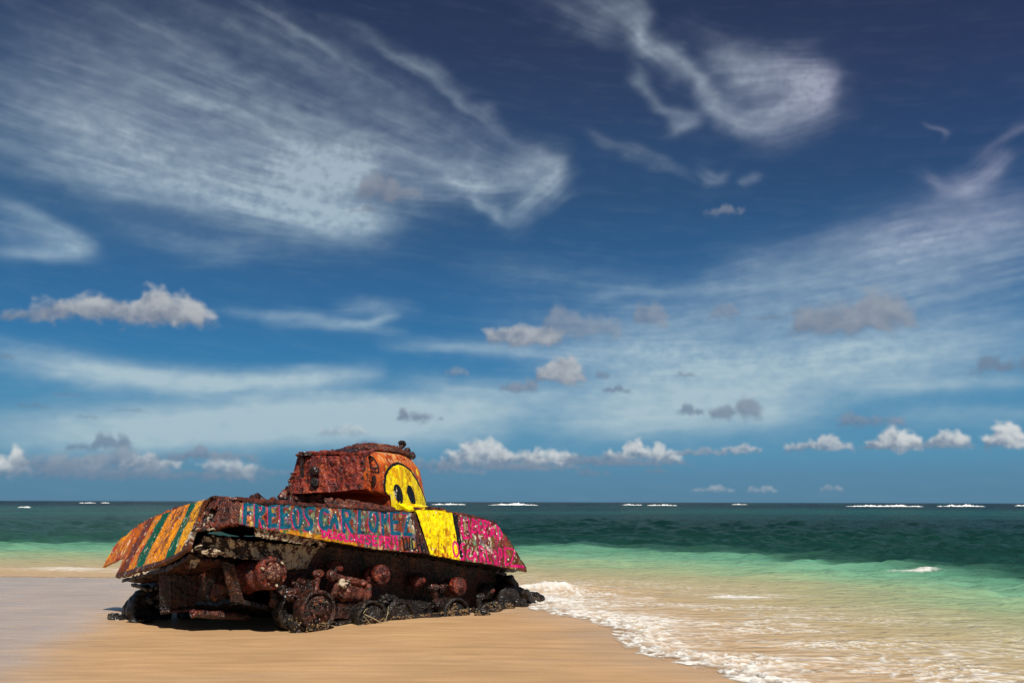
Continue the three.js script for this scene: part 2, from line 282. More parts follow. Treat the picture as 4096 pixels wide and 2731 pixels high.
  for (const c of all) {
    const mx = c.w * 0.75 + c.h * 0.3, my = c.h * 0.95;
    const r0 = Math.max(0, Math.floor(((c.el - my + 90) / 180) * H)), r1 = Math.min(H - 1, Math.ceil(((c.el + my + 90) / 180) * H));
    const c0 = Math.floor(((c.az - mx + 90) / 360) * W), c1 = Math.ceil(((c.az + mx + 90) / 360) * W);
    for (let row = r0; row <= r1; row++) for (let cc = c0; cc <= c1; cc++) {
      const el = ((row + 0.5) / H) * 180 - 90, az = ((cc + 0.5) / W) * 360 - 90; if (el < 0) continue;
      const iu = 2 / c.h, X0 = (az - c.az) * iu, Y0 = (el - c.el) * iu, asp = c.w / c.h, sd0 = c.seed * 3.17;
      const n2 = fbm(X0 * 0.9 - sd0, Y0 * 1.1 + 50, 5), bl = billow(X0 * 0.95 + sd0 + 0.25 * n2, Y0 * 1.05 + 7, 5), soft = 1 - c.lit;
      const u = X0 + n2 * 0.4, v = Y0 + n2 * 0.12, env = 1 - (u / (asp * 1.02)) ** 2; if (env < -0.6) continue;
      let top = -0.05 + 0.3 * env; for (const [tx, tw, th] of c.towers) top = Math.max(top, -0.35 + th * 1.25 * Math.sqrt(Math.max(0, 1 - ((u - tx) / (tw * 1.5 + 0.1)) ** 2)) * Math.sqrt(Math.max(0, env)));
      top = Math.min(top, 0.85 + 0.1 * n2);
      const f = Math.min((top - v) * 1.5, (v + 0.75) * 1.7, env * 1.6) * (1 - 0.25 * soft) + bl * 0.4 * (0.7 + 0.5 * c.lit) + n2 * 0.5 - 0.08;
      let alpha = smooth(-0.12, 0.55 + 0.15 * soft, f) * c.o; if (alpha <= 0.003) continue;
      const shade = clamp(0.34 + 0.5 * ((v + 0.6) / (top + 0.75)) + bl * 0.3 + 0.16 * n2 + 0.1 * (u / asp)), li = c.lit;
      const o = (row * W + (((cc % W) + W) % W)) * 4, e = clamp(c.el / 16);
      const low = ramp([[0, ...L3(98, 128, 154)], [0.3, ...L3(98, 122, 150)], [0.6, ...L3(104, 122, 146)], [1, ...L3(92, 108, 136)]], e);
      for (let k = 0; k < 3; k++) {
        const bright = mix(LIT[k] * mix(1, 0.72, e), WARM[k] * 0.9, 1 - li), dark = mix(low[k], WARM[k] * 0.62, 0.3 * e * e + 0.1 * li);
        data[o + k] = mix(data[o + k], mix(dark, mix(dark, bright, li), smooth(0.25, 0.95, shade)), alpha);
      }
    }
  }
  const sky = new THREE.DataTexture(data, W, H, THREE.RGBAFormat, THREE.FloatType);
  sky.mapping = THREE.EquirectangularReflectionMapping; sky.colorSpace = THREE.LinearSRGBColorSpace; sky.minFilter = sky.magFilter = THREE.LinearFilter; sky.needsUpdate = true;
  scene.background = sky; scene.environment = sky;
}
// ---------------------------------------------------------------- shore, sand and sea
// the edge of the swash, from the far left to the right and past the camera (x, z)
const SHORE = [[-300, -26], [-60, -20.6], [-11, -19.9], [-7, -19.7], [-4, -19.0], [-2.2, -17.6], [-0.6, -16.6], [0.25, -15.6], [0.2, -14.9], [0.3, -14.2], [0.68, -13.5], [1.1, -12.7], [1.26, -12.0], [1.2, -11.2], [1.27, -10.4], [1.5, -9.9], [1.86, -9.28], [2.04, -8.66], [2.5, -7.4], [4, -5.4], [8, -2.4], [20, 2], [60, 7], [300, 14]];
// distance to that edge, positive out to sea
function shoreDist(x, z) {
  let best = 1e9, sign = 1;
  for (let i = 1; i < SHORE.length; i++) {
    const ax = SHORE[i - 1][0], az = SHORE[i - 1][1], bx = SHORE[i][0] - ax, bz = SHORE[i][1] - az, px = x - ax, pz = z - az;
    const t = clamp((px * bx + pz * bz) / (bx * bx + bz * bz)), ex = px - t * bx, ez = pz - t * bz, d = ex * ex + ez * ez;
    if (d < best - 1e-9) { best = d; sign = bx * pz - bz * px < 0 ? 1 : -1; }
  }
  return sign * Math.sqrt(best);
}
// where the sand has been scoured by the wreck: local pools round the wheels [x, z, radius, depth]
const SCOUR = [[-3.6, -12.4, 1.0, 0.05], [-2.75, -12.0, 0.6, 0.04], [-4.6, -13.0, 0.9, 0.04], [-0.9, -13.9, 0.8, 0.03]];
function sandHeight(x, z, d = shoreDist(x, z)) {
  const dd = d + 0.12 * fbm(x * 0.8, z * 0.8, 3);
  let h = dd < 0 ? 0.018 * Math.min(1, -dd / 2.5) + 0.012 * smooth(3, 30, -dd) * -dd : -0.045 * dd;
  h += 0.012 * fbm(x * 0.55 + 3, z * 0.8, 3) * smooth(25, 3, Math.abs(d));
  if (d < 0.5) h += 0.006 * noise(x * 0.7 + 0.3 * z, z * 3.2 + noise(x * 0.5, z) * 1.2) + 0.0045 * noise(x * 1.6 + 0.3 * z, z * 9 + noise(x * 0.7, z) * 1.5) + 0.0025 * noise(x * 4, z * 24);
  for (const [sx, sz, r, k] of SCOUR) { const q = ((x - sx) ** 2 + ((z - sz) * 1.4) ** 2) / (r * r); if (q < 4) h -= k * Math.exp(-q * 1.5); }
  return Math.max(h, -9);
}
// axis values: fine within a..b, growing outside
function axis(lo, a, b, hi, step) {
  const v = []; let s = step, x = a; const left = [];
  while (x > lo) { s *= 1.22; x -= s; left.push(Math.max(x, lo)); }
  v.push(...left.reverse()); for (x = a; x < b; x += step) v.push(x);
  s = step; while (x < hi) { v.push(x); s *= 1.22; x += s; } v.push(hi);
  return v;
}
function gridMesh(xs, zs, put) {
  const nx = xs.length, nz = zs.length, pos = new Float32Array(nx * nz * 3), col = new Float32Array(nx * nz * 3), uv = new Float32Array(nx * nz * 2), uv1 = new Float32Array(nx * nz * 2), idx = new Uint32Array((nx - 1) * (nz - 1) * 6);
  let k = 0;
  for (let j = 0; j < nz; j++) for (let i = 0; i < nx; i++, k++) put(xs[i], zs[j], k, pos, col, uv, uv1);
  k = 0;
  for (let j = 0; j < nz - 1; j++) for (let i = 0; i < nx - 1; i++) { const a = j * nx + i; idx[k++] = a; idx[k++] = a + nx; idx[k++] = a + 1; idx[k++] = a + 1; idx[k++] = a + nx; idx[k++] = a + nx + 1; }
  const g = new THREE.BufferGeometry();
  g.setAttribute('position', new THREE.BufferAttribute(pos, 3)); g.setAttribute('color', new THREE.BufferAttribute(col, 3)); g.setAttribute('uv', new THREE.BufferAttribute(uv, 2)); g.setAttribute('uv1', new THREE.BufferAttribute(uv1, 2));
  g.setIndex(new THREE.BufferAttribute(idx, 1)); g.computeVertexNormals();
  return g;
}
function dataTex(size, fill, srgb = false) {
  const [w, h] = Array.isArray(size) ? size : [size, size], d = new Uint8Array(w * h * 4);
  for (let y = 0; y < h; y++) for (let x = 0; x < w; x++) { const c = fill(x / w, y / h, x, y), o = (y * w + x) * 4; d[o] = clamp(c[0], 0, 1) * 255; d[o + 1] = clamp(c[1], 0, 1) * 255; d[o + 2] = clamp(c[2], 0, 1) * 255; d[o + 3] = c.length > 3 ? clamp(c[3]) * 255 : 255; }
  const t = new THREE.DataTexture(d, w, h, THREE.RGBAFormat); t.wrapS = t.wrapT = THREE.RepeatWrapping; t.magFilter = t.minFilter = THREE.LinearFilter; if (srgb) t.colorSpace = THREE.SRGBColorSpace; t.needsUpdate = true; return t;
}
// wet, mirror-like sand where the last wave has run back: towards the left and along the swash
function wetness(x, z, d = shoreDist(x, z)) {
  const edge = x + 4.35 + 0.245 * (-8.7 - z) * 1.0 + 0.35 * fbm(x * 0.5 + 2, z * 1.6, 3);
  const left = smooth(0.55, -0.75, edge) * smooth(2, -6, z + 2);
  const swash = smooth(-0.9, -0.1, d) * 0.3, behind = smooth(-13.2, -14.6, z) * smooth(2.5, -1.5, x) * 0.9;
  const patches = 0.45 * smooth(0.1, 0.6, fbm(x * 0.35 + 7, z * 1.1 + 1, 4));
  return clamp(Math.max(left, swash, behind) + patches * 0.5);
}
{
  const grain = rng(3), streak = dataTex(1024, (u, v) => {
    const s = 0.5 * fbm(u * 6 + 0.6 * noise(u * 4, v * 8, 4, 8), v * 46, 4, 6, 46) + 0.16 * fbm(u * 18, v * 150, 3, 18, 150) + 0.3 * fbm(u * 5, v * 9, 3, 5, 9), g = grain() - 0.5, k = 0.84 + 0.42 * s + 0.16 * g;
    return [k, k * (0.985 + 0.02 * s), k * (0.97 + 0.03 * s)];
  });
  const bump = dataTex(1024, (u, v) => { const s = 0.5 + 0.3 * fbm(u * 8, v * 60, 4, 8, 60) + 0.14 * (grain() - 0.5) + 0.12 * fbm(u * 120, v * 160, 2, 120, 160); return [s, s, s]; });
  streak.repeat.set(1 / 7, 1 / 7); bump.repeat.set(1 / 5, 1 / 5);
  const rough = dataTex(1024, (u, v) => { const x = -18 + u * 24, z = -24 + v * 22, w = wetness(x, z), k = mix(0.62, 0.2, w) + 0.05 * fbm(x * 1.2, z * 7, 3); return [k, k, k]; });
  rough.wrapS = rough.wrapT = THREE.ClampToEdgeWrapping; rough.channel = 1;
  const sand = new THREE.MeshPhysicalMaterial({ name: 'sand', color: 0xffffff, vertexColors: true, map: streak, bumpMap: bump, bumpScale: 0.007, roughness: 1, roughnessMap: rough, specularIntensity: 0.55 });
  const xs = axis(-400, -13, 5, 400, 0.055), zs = axis(-420, -22, -4, 260, 0.055);
  const DRY = [0.535, 0.335, 0.17], WET_SHEEN = [0.56, 0.405, 0.28], UNDER = [0.42, 0.34, 0.2];  // wet tone paler than dry: reflected cloud sheen mixed into its colour
  const g = gridMesh(xs, zs, (x, z, k, pos, col, uv, uv1) => {
    const d = shoreDist(x, z), w = wetness(x, z, d), n = 1 + 0.1 * fbm(x * 0.4 + 20, z * 1.1, 4), un = smooth(0, 3, d);
    pos.set([x, sandHeight(x, z, d), z], k * 3);
    for (let c = 0; c < 3; c++) col[k * 3 + c] = mix(mix(DRY[c], WET_SHEEN[c], w), UNDER[c], un) * n;
    uv.set([x, -z], k * 2); uv1.set([(x + 18) / 24, (z + 24) / 22], k * 2);
  });
  const m = meshOf('sand', g, sand, scene); m.userData.kind = 'structure'; m.userData.label = 'pale tan beach sand around the wreck, wet and shining at the left';
}
{
  // colour of the water by its depth, as lit from the sand or the weed below
  const BODY = [[0, 0.44, 0.3, 0.178], [1.5, 0.44, 0.31, 0.185], [4, 0.38, 0.315, 0.18], [6, 0.31, 0.315, 0.18], [8, 0.24, 0.33, 0.19], [10.5, 0.15, 0.31, 0.195], [13.5, 0.095, 0.25, 0.165], [15.5, 0.028, 0.09, 0.066], [19, 0.009, 0.042, 0.036], [45, 0.005, 0.029, 0.026], [140, 0.004, 0.022, 0.022], [420, 0.002, 0.008, 0.012], [1500, 0.002, 0.004, 0.008]];
  const NA = 1500, NR = 430, A = THREE.MathUtils.degToRad(50), pos = new Float32Array(NA * NR * 3), col = new Float32Array(NA * NR * 4), uv = new Float32Array(NA * NR * 2), idx = [];
  // radii follow the rows in which a 1.6 m eye sees level water
  const radii = []; for (let j = 0; j < NR; j++) { const t = j / (NR - 1); radii.push(1.6 / Math.tan(mix(0.23, 0.00012, Math.pow(t, 0.82)))); }
  const foamFn = (x, z, d) => {
    const right = smooth(-1.5, 0.5, x);
    // the frothing front of the swash
    const n = fbm(x * 2.1, z * 2.1, 4), n2 = fbm(x * 7 + 4, z * 7, 4), front = 0.55 + 0.35 * noise(x * 0.7, z * 0.7 + 4) + 1.1 * smooth(-11.6, -13.2, z);
    let f = right * smooth(-0.02, 0.12, d + 0.08 * n2) * smooth(front + 0.55, front * 0.1, d + 0.45 * n) * clamp(0.42 + 0.95 * n2 + 0.5 * n);
    f += 0.7 * right * smooth(0.35, 0.8, 0.5 + 0.5 * n2 + 0.35 * n) * smooth(1.3, 0.2, d);
    // the broken wave behind it, beside the wreck
    const back = Math.hypot((x - 0.7) * 0.55, z + 17.25 + 0.12 * Math.sin(x * 2)); f += smooth(0.4, 0.08, back + 0.3 * n2) * 0.7;
    // lace left on the shallow water
    const wx = x + 0.5 * noise(x * 0.6, z * 0.9), wz = z + 0.35 * noise(x * 0.8 + 9, z * 0.8), cell = 1 - Math.abs(noise(wx * 2.1, wz * 4.4)) * 2.4, cell2 = 1 - Math.abs(noise(wx * 4.6 + 5, wz * 9)) * 2.1;
    const patch = smooth(-0.35, 0.3, fbm(x * 0.55 + 3, z * 0.8, 3));
    f += right * patch * (0.75 * smooth(0.5, 1, cell) + 0.7 * smooth(0.5, 1, cell2) + 0.3 * smooth(0, 0.5, n2)) * smooth(6.5, 1.2, d) * smooth(0.1, 0.8, d) * smooth(7, 1.5, x * 0.42 + Math.max(0, -z - 16));
    // small breakers
    f += smooth(0.3, 0.05, Math.hypot((x - 3.9) * 0.42, z + 16.15) + 0.14 * n2) * 0.7;
    f += smooth(0.25, 0.04, Math.hypot((x - 5.5) * 0.5, z + 23.6) + 0.16 * n2) * 0.85 + smooth(0.3, 0.04, Math.hypot((x - 9.2) * 0.36, z + 21.3) + 0.16 * n2) * 0.85;
    // the low surf left of the wreck
    const lf = smooth(-3, -5, x); f += lf * (0.55 * smooth(0.28, 0.05, Math.abs(d - 0.08 + 0.12 * n)) * (0.6 + n2) + smooth(0.5, 0.1, Math.abs(d - 2.1 - 0.35 * noise(x * 0.3, 2)) + 0.25 * n2) * smooth(-0.2, 0.5, noise(x * 0.35 + 1.3, 7) + 0.6 * smooth(-9.6, -8.3, x)) * 0.8);
    return clamp(f);
  };
  let k = 0;
  for (let j = 0; j < NR; j++) {
    const r = radii[j], dr = j ? r - radii[j - 1] : 0.05;
    for (let i = 0; i < NA; i++, k++) {
      const th = mix(-A, A, i / (NA - 1)), x = r * Math.sin(th), z = -r * Math.cos(th), d = shoreDist(x, z), sc = 1 + 0.3 * smooth(4, 13, x) * smooth(60, 25, r), D = d * sc;
      const far = smooth(60, 400, r), nl = fbm(x * 0.05, z * 0.09, 4), wob = D * (1 + 0.16 * fbm(x * 0.16 + 3, z * 0.3, 4)) + 0.8 * noise(x * 0.5, z * 0.7) * smooth(4, 10, D);
      const c = ramp(BODY, wob);
      // weed beds and sand patches under the deeper water, lying along the shore
      const bed = fbm(x * 0.012 + 5, z * 0.045 + 2, 4), t1 = smooth(18, 40, D) * smooth(-0.05, 0.4, bed), t2 = smooth(25, 60, D) * smooth(0.0, 0.45, -bed);
      const turq = smooth(100, 150, r) * smooth(330, 180, r) * smooth(-0.2, 0.35, fbm(x * 0.006 + 1.4, z * 0.01, 3) + 0.25 * smooth(-20, 60, x));
      c[0] = mix(c[0], 0.006, t1 * 0.7); c[1] = mix(c[1], 0.018, t1 * 0.8); c[2] = mix(c[2], 0.024, t1 * 0.7);
      c[1] = mix(c[1], 0.06, t2 * 0.5); c[2] = mix(c[2], 0.05, t2 * 0.4);
      c[0] = mix(c[0], 0.008, turq * 0.6); c[1] = mix(c[1], 0.07, turq * 0.6); c[2] = mix(c[2], 0.06, turq * 0.6);
      const lf = smooth(4, -14, x + 0.1 * r) * smooth(14, 24, D) * smooth(600, 100, r); c[0] += 0.016 * lf; c[1] += 0.03 * lf; c[2] += 0.026 * lf;
      const ph = fbm(x * 0.25 + 40, z * 0.8, 3); for (let q = 0; q < 3; q++) c[q] *= 1 + (0.2 * ph + 0.32 * fbm(x * 0.7, z * 2.2 + 9, 4)) * smooth(3, 12, D) + 0.05 * nl;  // wave-scale tone streaks painted in for missing ripple reflections
      const f = d > -0.3 && D < 40 ? foamFn(x, z, d) : 0;
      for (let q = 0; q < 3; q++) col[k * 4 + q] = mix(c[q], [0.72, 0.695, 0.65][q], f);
      // clear at the very edge, murky with stirred sand further out
      col[k * 4 + 3] = Math.max(smooth(0.02, 0.5, d + 0.16 * fbm(x * 1.4, z * 2.2, 3)), f * smooth(-0.06, 0.05, d)) * smooth(-0.05, 0.03, d);
      const amp = smooth(0.5, 14, D), lod = clamp(1.6 - dr / 2.2), l2 = clamp(1.3 - dr / 0.6);
      const chop = (fbm(x * 0.55 + 0.25 * z, z * 1.05, 3) * 0.15 + Math.abs(noise(x * 0.22, z * 0.4 + 8)) * 0.15) * (0.35 + 0.65 * lod) + noise(x * 1.7, z * 3.3) * 0.045 * l2 + noise(x * 5, z * 8) * 0.008 * clamp(1.2 - dr / 0.2);
      let y = -0.012 + chop * amp * (1 + far) * (1 + 0.6 * smooth(13, 20, D)) + 0.006 * noise(x * 3, z * 6) * smooth(0.2, 1.5, d) + 0.02 * Math.max(0, noise(x * 0.9, z * 2.4)) * smooth(0.5, 2, d);
      y += f * smooth(0, 0.2, d) * (0.012 + 0.03 * smooth(1.2, 0.1, Math.abs(d - 0.15)) * (0.7 + 0.9 * fbm(x * 15, z * 15, 3)) + 0.07 * smooth(0.4, 0.05, Math.hypot((x - 0.7) * 0.55, z + 17.25)) * (0.7 + fbm(x * 8, z * 8, 3)));
      y += 0.1 * smooth(0.9, 0, Math.hypot((x - 0.9) * 0.4, z + 17.4)) + 0.05 * smooth(0.8, 0, Math.abs(d - 2.3)) * smooth(-3, -6, x);
      if (d < 0) y = sandHeight(x, z, d) - 0.02 - 0.3 * smooth(0, -0.6, d); else y = Math.max(y, sandHeight(x, z, d) + 0.006);
      pos[k * 3] = x; pos[k * 3 + 1] = y; pos[k * 3 + 2] = z; uv[k * 2] = x; uv[k * 2 + 1] = z;
    }
  }
  for (let j = 0; j < NR - 1; j++) for (let i = 0; i < NA - 1; i++) {
    const a = j * NA + i; if (pos[a * 3 + 1] < -0.2 && pos[(a + NA) * 3 + 1] < -0.2 && radii[j] < 30) continue;
    idx.push(a, a + 1, a + NA, a + 1, a + NA + 1, a + NA);
  }
  const g = new THREE.BufferGeometry();
  g.setAttribute('position', new THREE.BufferAttribute(pos, 3)); g.setAttribute('color', new THREE.BufferAttribute(col, 4)); g.setAttribute('uv', new THREE.BufferAttribute(uv, 2)); g.setIndex(new THREE.BufferAttribute(new Uint32Array(idx), 1)); g.computeVertexNormals();
  const rip = dataTex(512, (u, v) => { const s = 0.5 + 0.5 * fbm(u * 7 + 0.5 * noise(u * 5, v * 9, 5, 9), v * 13, 4, 7, 13); return [s, s, s]; }); rip.repeat.set(1 / 3.1, 1 / 3.1);
  const water = new THREE.MeshPhysicalMaterial({ name: 'sea water', vertexColors: true, transparent: true, roughness: 0.2, ior: 1.33, specularIntensity: 0.003, bumpMap: rip, bumpScale: 0.12 });
  const m = meshOf('sea', g, water, scene); m.userData.kind = 'structure'; m.userData.label = 'clear tropical sea, pale green in the shallows and dark teal further out';
}
const TXT_BIG = [['F',-0.877,1.573,-0.767,1.573,-0.894,1.327], ['R',-0.727,1.573,-0.604,1.573,-0.735,1.299], ['E',-0.545,1.566,-0.437,1.566,-0.555,1.286], ['E',-0.377,1.555,-0.249,1.555,-0.388,1.273], ['O',-0.206,1.541,-0.069,1.541,-0.219,1.264], ['S',-0.026,1.530,0.095,1.530,-0.041,1.229], ['C',0.184,1.508,0.314,1.508,0.169,1.236], ['A',0.366,1.496,0.485,1.496,0.338,1.260], ['R',0.539,1.501,0.688,1.501,0.533,1.207], ['L',0.798,1.500,0.895,1.500,0.776,1.186], ['O',0.978,1.483,1.142,1.482,0.956,1.193], ['P',1.192,1.482,1.294,1.481,1.174,1.166], ['E',1.345,1.475,1.493,1.475,1.325,1.157], ['Z',1.544,1.463,1.672,1.462,1.544,1.135]];
const TXT_SMALL = [['D',0.202,1.219,0.275,1.218,0.208,1.143], ['E',0.296,1.209,0.361,1.207,0.302,1.128], ['C',0.374,1.194,0.430,1.193,0.380,1.118], ['O',0.443,1.182,0.522,1.180,0.448,1.099], ['L',0.540,1.163,0.591,1.162,0.545,1.080], ['O',0.611,1.161,0.701,1.159,0.616,1.073], ['N',0.728,1.153,0.821,1.151,0.733,1.062], ['I',0.848,1.145,0.869,1.144,0.852,1.050], ['S',0.893,1.150,0.985,1.147,0.895,1.032], ['E',1.012,1.136,1.088,1.134,1.014,1.012], ['P',1.120,1.127,1.196,1.126,1.121,0.997], ['R',1.216,1.125,1.303,1.123,1.218,0.977], ['!',1.337,1.128,1.351,1.128,1.338,0.973], ['!',1.402,1.127,1.417,1.126,1.401,0.949]];
const TXT_BLACK = [['L',1.503,1.099,1.565,1.097,1.521,0.939], ['U',1.574,1.097,1.640,1.095,1.583,0.931], ['C',1.660,1.097,1.725,1.096,1.667,0.923], ['H',1.751,1.097,1.827,1.095,1.770,0.902], ['A',1.847,1.095,1.912,1.093,1.848,0.881]];
const TXT_LIB = [['L',2.617,1.359,2.715,1.358,2.639,1.074], ['I',2.748,1.358,2.772,1.358,2.781,1.092], ['B',2.818,1.343,2.924,1.342,2.832,1.146], ['E',2.945,1.335,3.031,1.334,2.961,1.130], ['R',3.049,1.326,3.138,1.325,3.066,1.085], ['T',3.126,1.314,3.235,1.313,3.176,1.097], ['A',3.203,1.296,3.303,1.295,3.192,1.068], ['D',3.328,1.258,3.439,1.257,3.336,1.029]];
const TXT_OSC = [['O',2.406,1.032,2.531,1.029,2.407,0.808], ['S',2.565,1.007,2.662,1.004,2.536,0.763], ['C',2.673,0.908,2.763,0.905,2.683,0.764], ['A',2.823,0.924,2.899,0.921,2.800,0.745], ['R',2.944,0.941,3.037,0.938,2.935,0.726], ['L',3.077,0.874,3.135,0.872,3.082,0.692], ['O',3.194,0.870,3.293,0.866,3.188,0.681], ['P',3.328,0.901,3.418,0.898,3.323,0.654], ['E',3.439,0.897,3.540,0.894,3.443,0.648], ['Z',3.549,0.886,3.693,0.882,3.551,0.622]];
// ---------------------------------------------------------------- rust, paint and other surfaces
const HX = (r, g, b) => [r / 255, g / 255, b / 255];
// one rust look: base tones in sRGB with weights; s: seed
function rustTex(seed, tones, cream = 0.0, size = 768) {
  const o = seed * 13.7, g = rng(seed);
  return dataTex(size, (u, v) => {
    const wx = 0.06 * noise(u * 9 + o, v * 9, 9, 9), wy = 0.06 * noise(u * 9, v * 9 + o, 9, 9), U = u + wx, Q = v + wy;
    const a = fbm(U * 5 + o, Q * 5, 5, 5, 5, 0.58), b = fbm(U * 11 + o, Q * 11, 4, 11, 11), p = fbm(u * 34, v * 34 + o, 3, 34, 34, 0.6), q = noise(U * 23 + o, Q * 23, 23, 23), f = g() - 0.5;
    let t = clamp(0.42 + 0.62 * a + 0.34 * q * (0.4 + Math.max(0, b)) + 0.3 * p) * (tones.length - 1), i = Math.min(tones.length - 2, Math.floor(t)); t -= i;
    const c = [0, 1, 2].map((k) => mix(tones[i][k], tones[i + 1][k], t)), dark = smooth(0.1, 0.42, b + 0.45 * p) * 0.72, sp = smooth(0.3, 0.5, -p + 0.3 * q) * 0.75;
    for (let k = 0; k < 3; k++) c[k] = c[k] * (1 - dark) * (1 - sp) + 0.025 * dark;
    const grey = smooth(0.15, 0.5, a * 0.6 - b) * 0.4, l = (c[0] + c[1] + c[2]) / 3; c[0] = mix(c[0], l * 1.15, grey); c[1] = mix(c[1], l * 0.92, grey); c[2] = mix(c[2], l * 0.95, grey);
    const cr = smooth(0.62 - cream, 0.78 - cream, 0.5 * a - 0.45 * b + 0.32 * p + 0.3) * clamp(cream * 3), fl = smooth(0.4, 0.52, p + 0.25 * a) * 0.35;
    return [mix(mix(c[0], 0.8, fl), 0.74, cr), mix(mix(c[1], 0.42, fl), 0.68, cr), mix(mix(c[2], 0.2, fl), 0.57, cr)].map((x) => x * (1 + 0.22 * f));
  }, true);
}
const pits = dataTex(1024, (u, v) => { const r = fbm(u * 12, v * 12, 5, 12, 12, 0.62), w = u + 0.02 * noise(u * 20, v * 20, 20, 20), p = 1 - Math.abs(noise(w * 30, v * 30, 30, 30)) * 1.8, q = noise(u * 75, v * 75, 75, 75), k = fbm(u * 22 + 0.3, v * 22, 3, 22, 22), s = clamp(0.5 + 0.34 * r - 0.2 * smooth(0.7, 1, p) + 0.12 * q + 0.3 * smooth(0.05, 0.4, k) - 0.25 * smooth(0.2, 0.5, -k)); return [s, s, s]; });
const gloss = dataTex(512, (u, v) => { const s = clamp(0.55 + 0.7 * fbm(u * 14, v * 14, 5, 14, 14)); return [s, s, s]; });
const TONES = {
  red: [HX(32, 14, 14), HX(62, 24, 20), HX(98, 36, 26), HX(132, 48, 28), HX(176, 78, 36), HX(206, 118, 66)],
  dark: [HX(20, 12, 10), HX(48, 22, 15), HX(90, 40, 24), HX(142, 70, 36)],
  brown: [HX(48, 24, 18), HX(92, 42, 29), HX(132, 64, 40), HX(168, 100, 68)],
  orange: [HX(90, 30, 18), HX(150, 56, 22), HX(196, 86, 26), HX(218, 116, 40), HX(150, 50, 24)],
  black: [HX(12, 10, 9), HX(24, 18, 14), HX(42, 28, 19), HX(66, 44, 28)],
};
function rusty(name, tones, seed, cream = 0, rep = 1.3, bumpScale = 0.02, rough = 0.6) {
  const map = rustTex(seed, tones, cream), b = pits.clone(), r = gloss.clone(); map.repeat.set(1 / rep, 1 / rep); b.repeat.set(1 / 0.9, 1 / 0.9); r.repeat.set(1 / 0.7, 1 / 0.7);
  return new THREE.MeshPhysicalMaterial({ name, map, bumpMap: b, bumpScale, roughness: rough, roughnessMap: r, specularIntensity: 1, side: THREE.DoubleSide });
}
const RUST = { red: rusty('red rust', TONES.red, 11, 0.06), dark: rusty('dark rust', TONES.dark, 12, 0.05), brown: rusty('brown rust', TONES.brown, 13, 0.12), orange: rusty('orange rust', TONES.orange, 14, 0.1), cream: rusty('rust under flaking cream paint', TONES.dark, 15, 0.36, 1.0), black: rusty('black wet crust', TONES.black, 16, 0.1, 0.5, 0.014, 0.7) };
const barnacleM = new THREE.MeshStandardMaterial({ name: 'barnacle shell', color: new THREE.Color(0.22, 0.14, 0.065), roughness: 0.75 });

// ---------------------------------------------------------------- geometry helpers (local metres)
const V = (p) => new THREE.Vector3(p[0], p[1], p[2]);
function sample(pts, n) { const L = [0]; for (let i = 1; i < pts.length; i++) L.push(L[i - 1] + V(pts[i]).distanceTo(V(pts[i - 1]))); const T = L[L.length - 1], out = []; for (let k = 0; k <= n; k++) { const d = (k / n) * T; let i = 1; while (i < pts.length - 1 && L[i] < d) i++; const t = L[i] > L[i - 1] ? (d - L[i - 1]) / (L[i] - L[i - 1]) : 0; out.push(V(pts[i - 1]).lerp(V(pts[i]), t)); } return out; }
